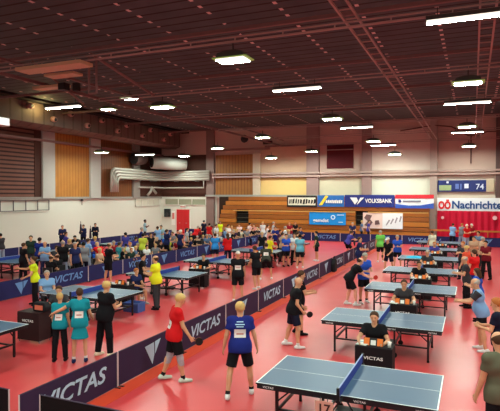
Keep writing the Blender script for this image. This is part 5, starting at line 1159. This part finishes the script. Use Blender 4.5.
{'p': (-16.09, 37.99), 'th': -127, 'pose': 'sit', 'H': 1.5, 'label': 'person in black behind the slim pink-clad person'},
{'p': (-16.22, 39.48), 'th': 52, 'pose': 'sit', 'H': 1.5, 'label': 'person in cream left of the straw hat', 'hc': 'black', 'shirt': 'cream', 'bc': 'jeans'},
{'p': (-11.88, 31.9), 'th': 190, 'pose': 'cross', 'H': 1.72, 'label': 'person in blue in the far crowd, left of dark purple', 'shirt': 'royal', 'bc': 'darknavy'},
{'p': (-10.08, 29.21), 'th': -101, 'pose': 'stand', 'H': 1.72, 'label': 'person in grey in the far crowd below the dark red shirt', 'hc': 'blond', 'shirt': 'grey'},
{'p': (-10.21, 31.93), 'th': -102, 'pose': 'cross', 'H': 1.72, 'label': 'person in navy at the right end of the far crowd', 'shirt': 'navy', 'bc': 'darknavy'},
{'p': (-11.24, 29.09), 'th': -39, 'pose': 'stand', 'H': 1.68, 'label': 'person in salmon in the far crowd near the yellow shirt', 'hc': 'black', 'shirt': 'salmon'},
{'p': (-17.51, 20.96), 'th': 10, 'pose': 'stand', 'H': 1.68, 'label': 'person in violet by the white wall, right of the slim poles', 'hc': 'blond', 'shirt': 'violet'},
{'p': (-15.59, 17.38), 'th': -108, 'pose': 'stand', 'H': 1.76, 'label': 'person in navy bending left of the slim pole', 'hc': 'grey', 'shirt': 'navy'},
{'p': (-18.23, 19.05), 'th': -106, 'pose': 'sit', 'H': 1.76, 'label': 'person in charcoal behind the bald seated pair', 'shirt': 'charcoal', 'bc': 'jeans'},
{'p': (-16.44, 25.95), 'th': -28, 'pose': 'cross', 'H': 1.76, 'label': 'person in navy before the white wall, left of the loudspeaker', 'shirt': 'navy'},
{'p': (-19.31, 27.48), 'th': -55, 'pose': 'front', 'H': 1.72, 'label': 'person in royal blue by the wall, left of the tall pale teal one', 'hc': 'grey', 'shirt': 'royal'},
{'p': (-18.59, 33.87), 'th': 59, 'pose': 'sit', 'H': 1.76, 'label': 'person in dark red by the wall, right of the red jacket', 'shirt': 'maroon', 'bc': 'jeans'},
{'p': (-16.31, 32.0), 'th': -93, 'pose': 'front', 'H': 1.76, 'label': 'person in white by the left end of the bleachers', 'shirt': 'white', 'bc': 'darknavy'},
]
nb = 0
for d in PEOPLE:
    o, J, s_ = person(**d)
    if 'sit' in d['pose']:
        q = J['p0']*s_; a = R_(d['th']); dx, dy = -math.sin(a), math.cos(a)
        place_chair(d['p'][0]+dx*.02, d['p'][1]+dy*.02, a, 'folding chair under the '+' '.join(d['label'].split()[:9]))
    if d['pose'] in ('walkbat', 'batlow', 'leanbat'):
        red = d['pose'] == 'leanbat'
        bat(o, J, s_, d['th'], d['p'], 1, ('red' if red else 'black')+' bat held by the '+' '.join(d['label'].split()[:10]), bat_red if red else bat_black)
# knee supports of the player in red
o = [q for q in bpy.data.objects if q.get('label', '').startswith('player in a red shirt and black shorts')][0]
J = MC['sk', 'walkbat', 28][0]
for s in (1, -1):
    h_, kn, an = J['leg', s]
    def ks(P): return np.maximum(np.maximum(smin(cap(P, h_*.3+kn*.7, kn, .072, .066), cap(P, kn, kn*.5+an*.5, .064, .062), .02), (P[:,2]-(kn[2]+.10))), -(P[:,2]-(kn[2]-.14)))
    c = link('knee_support', to_mesh('knee_support', *nets(ks, kn-.25, kn+.25, .012)), o); setm(c, mat('grey knee support', (176,172,180), .8, .1, .2, 30))

# ------------------------------------------------------------------ world, camera
wd = bpy.data.worlds.new('hall air'); SC.world = wd; wd.use_nodes = True
wd.node_tree.nodes['Background'].inputs['Color'].default_value = (1, .94, .88, 1)
wd.node_tree.nodes['Background'].inputs['Strength'].default_value = .5
cam = bpy.data.cameras.new('camera'); co = link('camera', cam)
cam.sensor_fit = 'HORIZONTAL'; cam.sensor_width = 36; cam.lens = 520.0/500*36; cam.clip_end = 200
pitch, yaw, roll, HC = -.019676, -.405638, .0012281, 3.736
f = Vector((math.sin(yaw)*math.cos(pitch), math.cos(yaw)*math.cos(pitch), math.sin(pitch)))
r = Vector((math.cos(yaw), -math.sin(yaw), 0)); u = r.cross(f)
r2 = r*math.cos(roll)+u*math.sin(roll); u2 = -r*math.sin(roll)+u*math.cos(roll)
co.matrix_world = Matrix(((r2.x, u2.x, -f.x, 0), (r2.y, u2.y, -f.y, 0), (r2.z, u2.z, -f.z, HC), (0, 0, 0, 1)))
SC.camera = co
SC.view_settings.view_transform = 'Standard'; SC.view_settings.look = 'None'; SC.view_settings.exposure = 0
